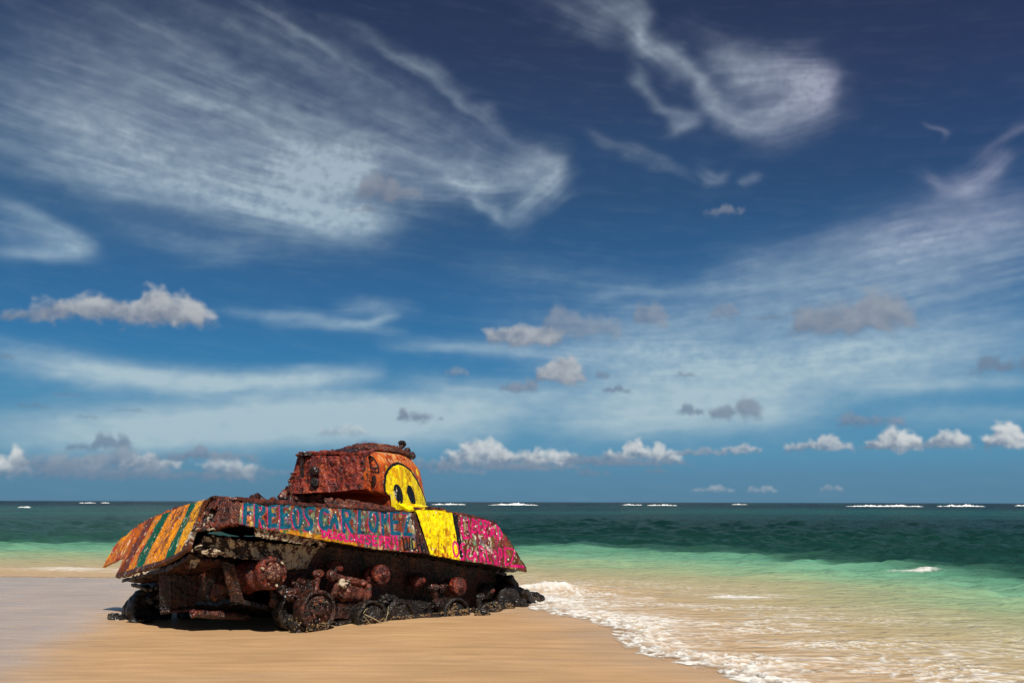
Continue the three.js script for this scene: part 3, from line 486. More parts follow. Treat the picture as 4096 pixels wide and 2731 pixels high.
// a sheet of metal between two polylines: eaten edges, dents, real thickness
function sheet(top, bot, { nu = 40, nv = 10, t = 0.03, rag = 0.012, dent = 0.008, seed = 1, uv = null, hole = null } = {}) {
  nu = Math.round(nu * 1.7); nv = Math.round(nv * 2);
  const A = sample(top, nu), B = sample(bot, nu), F = [], pos = [], uvs = [], idx = [];
  const lu = A[0].distanceTo(A[nu]), lv = A[nu >> 1].distanceTo(B[nu >> 1]);
  for (let j = 0; j <= nv; j++) for (let i = 0; i <= nu; i++) {
    let v = j / nv, u = i / nu; const r = (k) => Math.max(0, 0.25 + noise(k * 14 + seed * 7.7, seed * 3.1) + 0.6 * noise(k * 41, seed * 5.3));
    if (j === 0) v += (rag * r(u * lu)) / lv; if (j === nv) v -= (rag * r(u * lu + 9)) / lv;
    const p = A[i].clone().lerp(B[i], v);
    if (i === 0 && nu > 1) p.lerp(A[1].clone().lerp(B[1], v), Math.min(0.9, (rag * r(v * lv + 3) * nu) / lu)); if (i === nu && nu > 1) p.lerp(A[nu - 1].clone().lerp(B[nu - 1], v), Math.min(0.9, (rag * r(v * lv + 5) * nu) / lu));
    F.push(p);
  }
  const at = (i, j) => F[clamp(j, 0, nv) * (nu + 1) + clamp(i, 0, nu)], N = F.map((_, k) => { const i = k % (nu + 1), j = Math.floor(k / (nu + 1)); return at(i + 1, j).clone().sub(at(i - 1, j)).cross(at(i, j + 1).clone().sub(at(i, j - 1))).normalize().negate(); });
  for (let k = 0; k < F.length; k++) { const p = F[k], d = dent * 1.2 * (noise3(p.x * 3.1 + seed, p.y * 3.1, p.z * 3.1) + 0.45 * noise3(p.x * 7.3, p.y * 7.3 + seed, p.z * 7.3) + 0.3 * noise3(p.x * 17, p.y * 17, p.z * 17 + seed)) + 0.004 * noise3(p.x * 36, p.y * 36, p.z * 36); p.addScaledVector(N[k], d); }
  const W = nu + 1, put = (p, q) => { pos.push(p.x, p.y, p.z); const c = uv ? uv(q) : [(q.k % W) / nu * lu + seed, Math.floor(q.k / W) / nv * lv]; uvs.push(c[0], c[1]); };
  for (let s = 0; s < 2; s++) for (let k = 0; k < F.length; k++) { const q = F[k].clone(); q.k = k; put(s ? F[k].clone().addScaledVector(N[k], -t) : F[k], q); }
  const n0 = F.length, skip = (i, j) => hole && hole((i + 0.5) / nu, (j + 0.5) / nv);
  for (let j = 0; j < nv; j++) for (let i = 0; i < nu; i++) { if (skip(i, j)) continue; const a = j * W + i; idx.push(a, a + W, a + 1, a + 1, a + W, a + W + 1, n0 + a, n0 + a + 1, n0 + a + W, n0 + a + 1, n0 + a + W + 1, n0 + a + W);
  }
  const wall = (a, b) => { const base = pos.length / 3; for (const [k, s] of [[a, 0], [b, 0], [a, 1], [b, 1]]) { const q = F[k].clone(); q.k = k; put(s ? F[k].clone().addScaledVector(N[k], -t) : F[k], q); } idx.push(base, base + 1, base + 2, base + 1, base + 3, base + 2); };
  for (let i = 0; i < nu; i++) { wall(i, i + 1); wall(nv * W + i + 1, nv * W + i); } for (let j = 0; j < nv; j++) { wall((j + 1) * W, j * W); wall(j * W + nu, (j + 1) * W + nu); }
  if (hole) for (let j = 0; j < nv; j++) for (let i = 0; i < nu; i++) if (skip(i, j)) { if (i && !skip(i - 1, j)) wall(j * W + i, (j + 1) * W + i); if (i < nu - 1 && !skip(i + 1, j)) wall((j + 1) * W + i + 1, j * W + i + 1); if (j && !skip(i, j - 1)) wall(j * W + i + 1, j * W + i); if (j < nv - 1 && !skip(i, j + 1)) wall((j + 1) * W + i, (j + 1) * W + i + 1); }
  const g = new THREE.BufferGeometry(); g.setAttribute('position', new THREE.Float32BufferAttribute(pos, 3)); g.setAttribute('uv', new THREE.Float32BufferAttribute(uvs, 2)); g.setIndex(idx); g.computeVertexNormals(); return g;
}
// roughen any geometry along its normals; welded by position so that it stays closed
function crust(g, amp, freq = 14, seed = 0) {
  const p = g.attributes.position, n = g.attributes.normal, key = new Map();
  for (let i = 0; i < p.count; i++) { const k = [p.getX(i), p.getY(i), p.getZ(i)].map((x) => Math.round(x * 2e4)).join(); const e = key.get(k) ?? new THREE.Vector3(); e.add(new THREE.Vector3(n.getX(i), n.getY(i), n.getZ(i))); key.set(k, e); }
  const q = []; for (let i = 0; i < p.count; i++) { const x = p.getX(i), y = p.getY(i), z = p.getZ(i), e = key.get([x, y, z].map((w) => Math.round(w * 2e4)).join()).clone().normalize(), d = amp * (noise3(x * freq + seed, y * freq, z * freq) + 0.5 * noise3(x * freq * 2.7, y * freq * 2.7 + seed, z * freq * 2.7)); q.push(x + e.x * d, y + e.y * d, z + e.z * d); }
  g.setAttribute('position', new THREE.Float32BufferAttribute(q, 3)); g.computeVertexNormals(); return g;
}
// turned about an axis from a to b; profile rows [distance along 0..1, radius]
function turned(a, b, profile, seed = 0, amp = 0.006, seg = 28) {
  const A = V(a), B = V(b), len = A.distanceTo(B), pts = []; for (let i = 0; i < profile.length; i++) { pts.push(new THREE.Vector2(Math.max(1e-4, profile[i][1]), profile[i][0] * len)); if (i < profile.length - 1) { const [t0, r0] = profile[i], [t1, r1] = profile[i + 1], n = Math.floor(Math.hypot((t1 - t0) * len, r1 - r0) / 0.05); for (let k = 1; k <= n; k++) pts.push(new THREE.Vector2(Math.max(1e-4, mix(r0, r1, k / (n + 1))), mix(t0, t1, k / (n + 1)) * len)); } }
  const g = new THREE.LatheGeometry(pts, seg), u = g.attributes.uv, R = Math.max(...profile.map((q) => q[1])); for (let i = 0; i < u.count; i++) u.setXY(i, u.getX(i) * R * 6.28 + seed, u.getY(i) * (len + R) + seed * 0.3);
  if (amp) crust(g, amp, 16, seed);
  g.applyQuaternion(new THREE.Quaternion().setFromUnitVectors(new THREE.Vector3(0, 1, 0), B.clone().sub(A).normalize())); g.translate(A.x, A.y, A.z); return g;
}
function lump(c, r, seed = 0, amp = 0.25, detail = 4) {
  const g = new THREE.IcosahedronGeometry(1, detail), p = g.attributes.position, R = Array.isArray(r) ? r : [r, r, r];
  for (let i = 0; i < p.count; i++) { const x = p.getX(i), y = p.getY(i), z = p.getZ(i), k = 1 + amp * (noise3(x * 1.3 + seed, y * 1.3, z * 1.3 + seed) + 0.5 * noise3(x * 3.4, y * 3.4 + seed, z * 3.4) + 0.3 * noise3(x * 8, y * 8, z * 8 + seed)); p.setXYZ(i, c[0] + x * R[0] * k, c[1] + y * R[1] * k, c[2] + z * R[2] * k); }
  const u = g.attributes.uv; for (let i = 0; i < u.count; i++) u.setXY(i, u.getX(i) * R[0] * 4 + seed, u.getY(i) * R[1] * 2);
  g.computeVertexNormals(); return g;
}
const bar = (a, b, r, seed = 0, amp = 0.006) => turned(a, b, [[0, 0], [0, r * 0.9], [0.04, r], [0.96, r], [1, r * 0.9], [1, 0]], seed, amp, 14);
function blk(c, s, rot = [0, 0, 0], seed = 0, amp = 0.006) { // a rounded, crusted block
  const n = 6, g = new THREE.BoxGeometry(s[0], s[1], s[2], n, n, n), u = g.attributes.uv, m = Math.max(...s); for (let i = 0; i < u.count; i++) u.setXY(i, u.getX(i) * m + seed, u.getY(i) * m);
  crust(g, amp, 18, seed); g.applyMatrix4(new THREE.Matrix4().makeRotationFromEuler(new THREE.Euler(...rot))); g.translate(...c); return g;
}
function join(list) { return mergeGeometries(list.map((g) => { const h = g.index ? g.toNonIndexed() : g; for (const k of Object.keys(h.attributes)) if (!['position', 'normal', 'uv'].includes(k)) h.deleteAttribute(k); return h; })); }
function barnacles(spots, seed) { // spots: [centre, spread, count]
  const r = rng(seed), list = [];
  for (const [c, s, n] of spots) for (let i = 0; i < n; i++) { const q = 0.005 + 0.009 * r(), g = new THREE.IcosahedronGeometry(q, 0); g.scale(1, 0.7 + r() * 0.6, 1); g.rotateX(r() * 3); g.rotateY(r() * 3); g.translate(c[0] + (r() - 0.5) * s[0], c[1] + (r() - 0.5) * s[1], c[2] + (r() - 0.5) * s[2]); list.push(g); }
  return join(list);
}
// ---------------------------------------------------------------- the painted plates
// strokes of the hand lettering, in a unit box (x right, y down); [x, y, x, y ...] or {c: curve}
const GLYPH = {
  F: [[0.12, 0, 0.1, 1], [0.1, 0.05, 0.95, 0], [0.1, 0.48, 0.75, 0.46]], R: [[0.1, 0, 0.12, 1], [0.1, 0.04, 0.62, 0.04, 0.85, 0.16, 0.82, 0.36, 0.55, 0.5, 0.14, 0.5], [0.4, 0.5, 0.95, 1]],
  E: [[0.1, 0.02, 0.1, 0.98], [0.1, 0.04, 0.92, 0.02], [0.1, 0.5, 0.72, 0.48], [0.1, 0.96, 0.95, 0.96]], O: [[0.5, 0.02, 0.18, 0.16, 0.05, 0.5, 0.18, 0.86, 0.5, 0.98, 0.82, 0.86, 0.95, 0.5, 0.82, 0.16, 0.5, 0.02]],
  S: [[0.92, 0.08, 0.55, 0.02, 0.2, 0.1, 0.12, 0.3, 0.42, 0.46, 0.78, 0.6, 0.88, 0.8, 0.55, 0.97, 0.08, 0.92]], C: [[0.95, 0.14, 0.6, 0.02, 0.25, 0.14, 0.08, 0.5, 0.22, 0.86, 0.6, 0.98, 0.95, 0.84]],
  A: [[0.04, 1, 0.5, 0.02, 0.96, 1], [0.2, 0.68, 0.8, 0.68]], L: [[0.2, 0, 0.16, 0.96], [0.16, 0.96, 0.95, 0.98]], P: [[0.12, 0, 0.14, 1], [0.1, 0.04, 0.65, 0.04, 0.9, 0.18, 0.84, 0.4, 0.5, 0.54, 0.14, 0.54]],
  Z: [[0.05, 0.04, 0.95, 0.04], [0.95, 0.04, 0.06, 0.95], [0.06, 0.96, 1, 0.96]], D: [[0.12, 0.02, 0.12, 0.98], [0.12, 0.03, 0.6, 0.1, 0.92, 0.5, 0.6, 0.92, 0.12, 0.98]], N: [[0.08, 1, 0.1, 0], [0.1, 0, 0.9, 1], [0.9, 1, 0.92, 0]],
  I: [[0.5, 0, 0.5, 1]], U: [[0.08, 0, 0.1, 0.75, 0.4, 0.98, 0.8, 0.85, 0.92, 0]], H: [[0.08, 0, 0.1, 1], [0.92, 0, 0.9, 1], [0.1, 0.5, 0.9, 0.5]], B: [[0.1, 0, 0.1, 1], [0.1, 0.02, 0.75, 0.1, 0.8, 0.36, 0.15, 0.48], [0.15, 0.48, 0.9, 0.6, 0.88, 0.88, 0.1, 0.98]], T: [[0, 0.04, 1, 0.04], [0.5, 0.04, 0.5, 1]], '!': [[0.5, 0, 0.5, 0.68], [0.5, 0.9, 0.5, 0.98]],
};
// a plate's paint: a canvas over [x0, x1] by [y0, y1] metres, drawn in metres, then worn by noise down to the rust
function painted({ x0, x1, y0, y1, ppm, seed, tones = TONES.red, under = null, draw, wear = 0.4, cream = 0.2, bumpScale = 0.013, rough = 0.62, mirror = false }) {
  const W = Math.round((x1 - x0) * ppm), H = Math.round((y1 - y0) * ppm), cv = document.createElement('canvas'); cv.width = W; cv.height = H;
  const c = cv.getContext('2d'); c.setTransform(ppm, 0, 0, -ppm, -x0 * ppm, y1 * ppm); c.lineCap = c.lineJoin = 'round'; draw(c);
  const px = c.getImageData(0, 0, W, H).data, r = rng(seed), o = seed * 11.3;
  const t = dataTex([W, H], (u, v, i, j) => {
    const k = ((H - 1 - j) * W + i) * 4, x = x0 + u * (x1 - x0), y = y0 + v * (y1 - y0), a = px[k + 3] / 255;
    const n1 = fbm(x * 6 + o, y * 4.2, 5), n2 = fbm(x * 19, y * 13 + o, 4), streak = fbm(x * 13 + o, y * 1.7, 4), fine = r() - 0.5, crack = Math.abs(noise(x * 24 + 2 * noise(x * 7, y * 7), y * 17 + o));
    let tt = clamp(0.48 + 0.6 * n1 + 0.4 * streak) * (tones.length - 1), q = Math.min(tones.length - 2, Math.floor(tt)); tt -= q;
    const rust = [0, 1, 2].map((m) => mix(tones[q][m], tones[q + 1][m], tt) * (1 - 0.5 * smooth(0.15, 0.5, n2)));
    const cr = smooth(0.52 - cream * 0.5, 0.7 - cream * 0.5, -n1 * 0.7 + n2 * 0.7 + 0.18); for (let m = 0; m < 3; m++) rust[m] = mix(rust[m], [0.76, 0.7, 0.6][m], cr * 0.9);
    if (under) under(x, y, rust, n1, n2, streak);
    const keep = a * (1 - smooth(wear, wear + 0.16, n1 * 0.55 + n2 * 0.6 + 0.3 * streak)) * (1 - 0.5 * smooth(0.045, 0.0, crack) * smooth(-0.2, 0.3, n1));
    const shade = 1 + 0.24 * n2 + 0.16 * streak + 0.1 * fine;
    return [0, 1, 2].map((m) => mix(rust[m] * (1 + 0.14 * fine), (px[k + m] / 255) * shade, keep));
  }, true);
  t.wrapS = t.wrapT = THREE.ClampToEdgeWrapping; const w = x1 - x0, h = y1 - y0; t.repeat.set(1 / w, 1 / h); t.offset.set(-x0 / w, -y0 / h);
  const b = pits.clone(), g = gloss.clone(); b.repeat.set(1 / 1.1, 1 / 1.1); g.repeat.set(1 / 0.8, 1 / 0.8);
  return new THREE.MeshPhysicalMaterial({ name: 'worn paint over rust', map: t, bumpMap: b, bumpScale, roughness: rough, roughnessMap: g, specularIntensity: 0.5, side: THREE.DoubleSide });
}
function letter(c, [ch, ax, ay, bx, by, dx, dy], width, color, off = [0, 0], wob = 0.008, seed = 1) {
  const r = rng(seed + ch.charCodeAt(0) * 31 + Math.round(ax * 100)); c.strokeStyle = color; c.lineWidth = width;
  for (const s of GLYPH[ch]) { const pts = []; for (let i = 0; i < s.length; i += 2) pts.push([ax + (bx - ax) * s[i] + (dx - ax) * s[i + 1] + off[0] + (r() - 0.5) * wob, ay + (by - ay) * s[i] + (dy - ay) * s[i + 1] + off[1] + (r() - 0.5) * wob]); c.beginPath(); c.moveTo(...pts[0]); if (pts.length === 2) c.lineTo(...pts[1]); else { for (let i = 1; i < pts.length - 1; i++) c.quadraticCurveTo(pts[i][0], pts[i][1], (pts[i][0] + pts[i + 1][0]) / 2, (pts[i][1] + pts[i + 1][1]) / 2); c.lineTo(...pts[pts.length - 1]); } c.stroke(); }
}
function poly(c, pts, color) { c.fillStyle = color; c.beginPath(); pts.forEach((p, i) => (i ? c.lineTo(...p) : c.moveTo(...p))); c.closePath(); c.fill(); }
function daubs(c, x0, x1, y0, y1, colors, n, seed, size = 0.05) { // old layers of paint: patches and runs
  const r = rng(seed); for (let i = 0; i < n; i++) { const x = mix(x0, x1, r()), y = mix(y0, y1, r()), s = size * (0.25 + r()); c.globalAlpha = 0.35 + 0.6 * r(); c.fillStyle = colors[Math.floor(r() * colors.length)]; c.beginPath(); c.ellipse(x, y, s * (0.3 + 0.5 * r()), s * (0.5 + r()), (r() - 0.5) * 0.9, 0, 6.3); c.fill(); if (r() < 0.35) c.fillRect(x, y - s * 3 * r(), 0.006 + 0.01 * r(), s * 3); } c.globalAlpha = 1;
}
const TEAL = '#035873', PINK = '#d4146e', INK = '#15161a', SUNNY = '#ffe204';
const paintSide = painted({ x0: -1.02, x1: 2.06, y0: 0.82, y1: 1.62, ppm: 620, seed: 21, tones: TONES.red, wear: 0.34, cream: 0.24,
  under: (x, y, c, n1, n2, s) => { const m = smooth(0.2, -0.25, n1 + 0.5 * s) * 0.55; const a = [[0.42, 0.5, 0.42], [0.66, 0.56, 0.36], [0.42, 0.36, 0.5], [0.3, 0.5, 0.5], [0.72, 0.5, 0.14]][Math.floor(clamp(0.5 + 0.9 * n2) * 4.99)]; for (let k = 0; k < 3; k++) c[k] = mix(c[k], a[k], m); },
  draw: (c) => {
    daubs(c, -0.95, 1.8, 0.95, 1.55, ['#3d6b4a', '#a98f5b', '#7b6a86', '#3f8a86', '#c8b98c', '#6d3b2a', '#8f9a70', '#c89a2a', '#2f5d63'], 420, 5, 0.05);
    c.globalAlpha = 0.75; poly(c, [[-0.4, 1.27], [0.2, 1.17], [0.75, 1.06], [0.75, 0.98], [0.2, 1.1], [-0.4, 1.22]], '#d99208'); c.globalAlpha = 1; daubs(c, -0.4, 0.75, 1.02, 1.25, ['#6d3b2a', '#c8a050', '#8f5a20', '#3d6b4a'], 40, 6, 0.04);
    daubs(c, -0.9, -0.8, 1.33, 1.56, ['#e0a060', '#c9733a'], 10, 8, 0.05);
    for (const L of TXT_BIG) letter(c, L, 0.04, PINK, [-0.018, -0.014], 0.012, 3);
    for (const L of TXT_BIG) { letter(c, L, 0.054, TEAL, [0, 0], 0.012, 3); }
    for (const L of TXT_SMALL) letter(c, L, 0.028, PINK, [0, 0], 0.012, 5);
    poly(c, [[1.66, 1.45], [1.75, 1.44], [1.98, 0.86], [1.84, 0.88]], '#4a2a24'); daubs(c, 1.6, 1.75, 1.2, 1.43, ['#d8d0c0'], 14, 9, 0.02);
    chipsAndGlints(c, -1, 2, 0.85, 1.6, 220, 62); for (const L of TXT_BLACK) letter(c, L, 0.026, INK, [0, 0], 0.01, 7);
  } });
const paintRear = painted({ x0: 1.7, x1: 4.0, y0: 0.46, y1: 1.56, ppm: 560, seed: 22, tones: TONES.brown, wear: 0.44, cream: 0.25,
  draw: (c) => {
    daubs(c, 2.5, 3.4, 0.6, 1.42, ['#5d8a68', '#b9b79c', '#7d4a3a', '#8c2a3c', '#4d8d8a', '#9aa06a', '#6b5a70'], 210, 15, 0.05); daubs(c, 2.7, 3.2, 0.75, 1.2, ['#d8d2bc', '#e2dcc8'], 34, 16, 0.035); daubs(c, 3.2, 3.8, 0.6, 1.1, ['#6b5a34', '#5c3528', '#7a6a3a'], 60, 17, 0.05);
    poly(c, [[1.7, 1.56], [2.47, 1.56], [2.56, 0.7], [1.97, 0.7], [1.75, 1.42]], SUNNY);
    c.globalAlpha = 0.55; daubs(c, 1.95, 2.5, 0.75, 1.2, ['#c98a10', '#a86a12', '#e0a808'], 26, 18, 0.05); c.globalAlpha = 0.8; daubs(c, 1.95, 2.55, 0.74, 0.95, ['#b4560c', '#c87410', '#8f3c10'], 26, 50, 0.03); daubs(c, 1.95, 2.5, 0.95, 1.4, ['#9c5a10', '#7a3a12'], 14, 51, 0.018); c.globalAlpha = 1;
    poly(c, [[1.74, 1.45], [1.79, 1.45], [2.01, 0.84], [1.97, 0.84]], INK); poly(c, [[2.45, 1.5], [2.55, 1.5], [2.62, 0.7], [2.56, 0.7]], INK);
    daubs(c, 2.6, 3.5, 0.62, 1.36, ['#8e1c44', '#7a2030', '#a81e50', '#5c2a22'], 120, 19, 0.045); daubs(c, 2.75, 3.2, 0.8, 1.15, ['#dcd6c2', '#cfcab4'], 22, 20, 0.03);
    for (const L of TXT_LIB) letter(c, L, 0.034, PINK, [0, 0], 0.034, 9); for (const L of TXT_OSC) letter(c, L, 0.032, PINK, [0, 0], 0.026, 11);
    chipsAndGlints(c, 2.5, 3.9, 0.55, 1.45, 150, 63); chipsAndGlints(c, 1.8, 2.5, 0.7, 1.5, 30, 64);
    c.strokeStyle = PINK; c.lineWidth = 0.04; c.beginPath(); c.moveTo(3.62, 0.63); c.lineTo(3.82, 0.605); c.stroke();
  } });
function chipsAndGlints(c, x0, x1, y0, y1, n, seed) { const r = rng(seed); for (let i = 0; i < n; i++) { const q = r(); c.fillStyle = q < 0.45 ? '#e6dfcf' : q < 0.75 ? '#3a1c12' : '#c8b89a'; const s = 0.004 + 0.011 * r() * r(); c.beginPath(); c.ellipse(mix(x0, x1, r()), mix(y0, y1, r()), s * (0.5 + r()), s * (0.6 + 1.4 * r()), r(), 0, 6.3); c.fill(); } }  // chips in the paint; the palest specks painted in for sun glints
const GREEN = '#0f5a3c', AMBER = '#e88f06', OCHRE = '#d2700a';
const paintGlacis = painted({ x0: -3.3, x1: 0.25, y0: 0.48, y1: 1.66, ppm: 420, seed: 23, tones: [HX(84, 34, 16), HX(128, 54, 18), HX(176, 78, 18), HX(200, 100, 26), HX(120, 52, 20)], wear: 0.24, cream: 0.2, rough: 0.5,
  draw: (c) => {
    const T = [-2.5, -2.16, -1.83, -1.63, -1.34, -0.73, -0.66, -0.43, -0.19], B = [-2.3, -2.12, -1.86, -1.58, -1.27, -0.66, -0.59, -0.36, -0.1], yt = (z) => 1.62 + 0.17 * z, yb = (z) => 0.98 + 0.2 * z;
    const band = (i, j, color) => poly(c, [[T[i], yt(T[i]) + 0.05], [T[j], yt(T[j]) + 0.05], [B[j], yb(B[j]) - 0.03], [B[i], yb(B[i]) - 0.03]], color);
    poly(c, [[-3.3, 0.5], [-3.3, 1.3], [-2.1, 1.4], [-2.05, 0.6]], OCHRE); daubs(c, -3.2, -2.2, 0.6, 1.25, ['#d8880e', '#b8470e', '#e6a012', '#a83c10'], 130, 31, 0.07);
    band(0, 1, '#b85c14'); band(1, 2, '#6e3410'); band(2, 3, '#dc8412'); band(3, 4, GREEN); band(4, 5, AMBER); band(5, 6, AMBER); band(6, 7, GREEN); band(7, 8, '#e6a010'); poly(c, [[-0.19, 1.66], [0.25, 1.66], [0.25, 0.9], [-0.1, 0.9]], '#56301c');
    c.globalAlpha = 0.8; daubs(c, -1.12, -0.78, 0.9, 1.45, ['#9a4a18', '#7a3216', '#b8641a', '#5c3a22'], 34, 33, 0.06); daubs(c, -1.95, -1.6, 0.75, 1.2, ['#c83c14', '#b8300f'], 18, 34, 0.05); c.globalAlpha = 1;
    daubs(c, -1.5, -1.25, 0.8, 1.05, ['#d9d2c0', '#2c6b4c'], 14, 35, 0.03); daubs(c, -0.55, -0.4, 0.95, 1.3, ['#d9d2c0', '#2c6b4c'], 12, 36, 0.03); daubs(c, -0.2, 0.05, 1.08, 1.26, ['#d8d0c0', '#e4dccb'], 20, 37, 0.04); daubs(c, -2.5, -2.35, 0.85, 1.05, ['#e0c8b0'], 8, 38, 0.04);
    chipsAndGlints(c, -3.2, 0.2, 0.5, 1.6, 550, 61);
    c.strokeStyle = '#4e2c1a'; c.lineWidth = 0.1; c.beginPath(); c.moveTo(0.2, 1.01); c.lineTo(-0.75, 0.775); c.lineTo(-2.15, 0.55); c.stroke(); daubs(c, -2.0, -0.5, 0.6, 0.8, ['#8a6a58', '#b0a090'], 16, 39, 0.03);
    c.strokeStyle = INK; c.lineWidth = 0.012; c.beginPath(); c.moveTo(-1.2, 1.1); c.lineTo(-1.16, 1.19); c.lineTo(-1.08, 1.18); c.moveTo(-1.03, 1.15); c.lineTo(-0.98, 1.22); c.lineTo(-0.95, 1.14); c.lineTo(-0.88, 1.2); c.lineTo(-0.82, 1.12); c.moveTo(-0.92, 1.05); c.lineTo(-0.8, 1.1); c.stroke(); c.lineWidth = 0.018; c.beginPath(); c.ellipse(-0.25, 1.42, 0.05, 0.09, -0.3, 0.4, 6.9); c.stroke();
  } });
// the turret's near side: x runs back along the wall
const paintTurret = painted({ x0: -1.0, x1: 1.15, y0: 1.4, y1: 2.42, ppm: 460, seed: 24, tones: TONES.orange, wear: 0.5, cream: 0.3,
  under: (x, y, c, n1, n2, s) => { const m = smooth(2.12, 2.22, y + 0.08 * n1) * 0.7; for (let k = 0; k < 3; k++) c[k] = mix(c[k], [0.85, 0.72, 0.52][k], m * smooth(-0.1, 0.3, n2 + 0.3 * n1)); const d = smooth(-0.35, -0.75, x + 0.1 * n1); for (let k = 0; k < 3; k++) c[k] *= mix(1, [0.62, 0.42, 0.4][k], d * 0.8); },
  draw: (c) => {
    const dome = [[-0.5, 1.4], [-0.5, 1.67], [-0.49, 1.84], [-0.45, 1.97], [-0.37, 2.06], [-0.24, 2.13], [-0.07, 2.165], [0.08, 2.14], [0.22, 2.06], [0.38, 1.92], [0.5, 1.8], [0.62, 1.63], [0.74, 1.4]];
    poly(c, dome, SUNNY); c.globalAlpha = 0.5; daubs(c, -0.45, 0.55, 1.5, 2.1, ['#f7d21c', '#d8a004', '#c99a10'], 60, 41, 0.08); daubs(c, -0.4, 0.5, 1.5, 2.1, ['#8a6a10', '#7a4a10', '#d9d0b0'], 34, 52, 0.016); c.globalAlpha = 1;
    c.strokeStyle = INK; c.lineWidth = 0.04; c.beginPath(); dome.forEach((p, i) => (i ? c.lineTo(...p) : c.moveTo(...p))); c.stroke();
    c.fillStyle = INK; c.beginPath(); c.ellipse(-0.2, 1.71, 0.1, 0.15, 0.42, 0, 6.3); c.fill(); c.beginPath(); c.ellipse(0.14, 1.695, 0.09, 0.16, 0.45, 0, 6.3); c.fill();
    daubs(c, -0.34, -0.2, 1.62, 1.82, ['#d9d4c6'], 9, 42, 0.02); daubs(c, -0.52, -0.3, 1.55, 1.7, ['#d9cfa8'], 5, 43, 0.03);
    c.lineWidth = 0.026; const loop = (pts) => { c.beginPath(); c.moveTo(...pts[0]); for (let i = 1; i < pts.length - 1; i++) c.quadraticCurveTo(pts[i][0], pts[i][1], (pts[i][0] + pts[i + 1][0]) / 2, (pts[i][1] + pts[i + 1][1]) / 2); c.lineTo(...pts[pts.length - 1]); c.stroke(); };
    loop([[-0.55, 2.01], [-0.7, 2.02], [-0.84, 2.07], [-0.82, 2.13], [-0.72, 2.11], [-0.6, 2.06], [-0.57, 2.08]]); loop([[-0.55, 2.01], [-0.54, 2.12], [-0.53, 2.22], [-0.57, 2.25], [-0.64, 2.21], [-0.66, 2.12]]); loop([[-0.65, 2.25], [-0.65, 2.29], [-0.64, 2.32]]); loop([[-0.74, 2.2], [-0.76, 2.23], [-0.8, 2.25]]); loop([[-0.83, 2.17], [-0.86, 2.18], [-0.9, 2.18]]);
  } });
// ---------------------------------------------------------------- the wreck. Local axes: x runs back along the hull, y up, z towards the near (left) side; it leans nose-up and away
const tank = new THREE.Group(); tank.name = numbered('tank_wreck'); scene.add(tank);
tank.position.set(-2.907, 0, -12.322); tank.rotation.y = THREE.MathUtils.degToRad(44);
tag(tank, 'rusted tank wreck covered in graffiti, yellow face on its turret, sunk in sand', 'tank');
const part = (name, geometry, material, parent = tank, label) => { const m = meshOf(name, geometry, material, parent); if (label) m.userData.label = label; return m; };
const sub = (p, name, geometry, material) => part(name, geometry, material, p);
const SH = (p) => [p.x, p.y], ZH = (p) => [p.z, p.y];
const far = (p, z = -2.3, drop = 0.42, dx = 0) => [p[0] + dx, p[1] - drop, z];

// upper hull
const sideTop = [[-0.93, 1.585, 0.34], [-0.41, 1.56, 0.35], [0.2, 1.525, 0.35], [1.0, 1.48, 0.36], [1.755, 1.445, 0.37]], sideBot = [[-0.965, 1.33, 0.38], [-0.42, 1.22, 0.4], [0.18, 1.11, 0.42], [1.03, 0.965, 0.44], [1.985, 0.862, 0.46]];
const rearTop = [[1.765, 1.485, 0.365], [1.99, 1.485, 0.365], [2.27, 1.47, 0.37], [2.45, 1.44, 0.37], [2.82, 1.365, 0.38], [3.11, 1.33, 0.385], [3.34, 1.27, 0.39], [3.46, 1.11, 0.42], [3.62, 0.93, 0.45], [3.76, 0.71, 0.48], [3.9, 0.55, 0.5]], rearBot = [[1.99, 0.858, 0.46], [2.52, 0.76, 0.475], [3.12, 0.67, 0.49], [3.51, 0.6, 0.5], [3.9, 0.525, 0.505]];
part('hull_side', sheet(sideTop, sideBot, { nu: 110, nv: 18, t: 0.045, rag: 0.01, dent: 0.014, seed: 2, uv: SH }), paintSide, tank, 'side plate lettered in teal, pink and black over layers of old paint');
part('hull_side', sheet(rearTop, rearBot, { nu: 90, nv: 18, t: 0.045, rag: 0.012, dent: 0.014, seed: 3, uv: SH }), paintRear, tank, 'yellow side plate with pink lettering towards the rear');
// glacis: top edge near to far, bottom edge near to far
part('glacis_plate', sheet([[-1.095, 1.6, -0.17], [-1.0, 1.46, -1.47], [-1.0, 1.275, -2.33], [-1.02, 1.245, -2.42]], [[-1.4, 1.0, 0.06], [-1.42, 0.77, -0.75], [-1.38, 0.55, -2.1], [-1.375, 0.545, -2.14]], { nu: 90, nv: 30, t: 0.05, rag: 0.014, dent: 0.016, seed: 4, uv: ZH }), paintGlacis, tank, 'sloping front plate painted in yellow, green and brown stripes');
part('nose_floor', sheet([[-1.385, 0.975, 0.0], [-1.405, 0.75, -0.75], [-1.365, 0.53, -2.1]], [[-0.9, 0.87, -0.06], [-0.86, 0.68, -0.75], [-0.85, 0.5, -2.1]], { nu: 40, nv: 16, t: 0.03, rag: 0.03, dent: 0.03, seed: 36 }), RUST.dark);
part('fender', sheet([[-0.98, 1.24, -2.4], [-1.0, 1.19, -2.62], [-1.06, 1.03, -2.9], [-1.1, 0.91, -3.06]], [[-1.22, 0.83, -2.1], [-1.225, 0.78, -2.5], [-1.22, 0.66, -2.95], [-1.22, 0.63, -3.06]], { nu: 50, nv: 18, t: 0.04, rag: 0.012, dent: 0.012, seed: 5, uv: ZH }), paintGlacis, tank, 'orange-painted fender past the front plate');
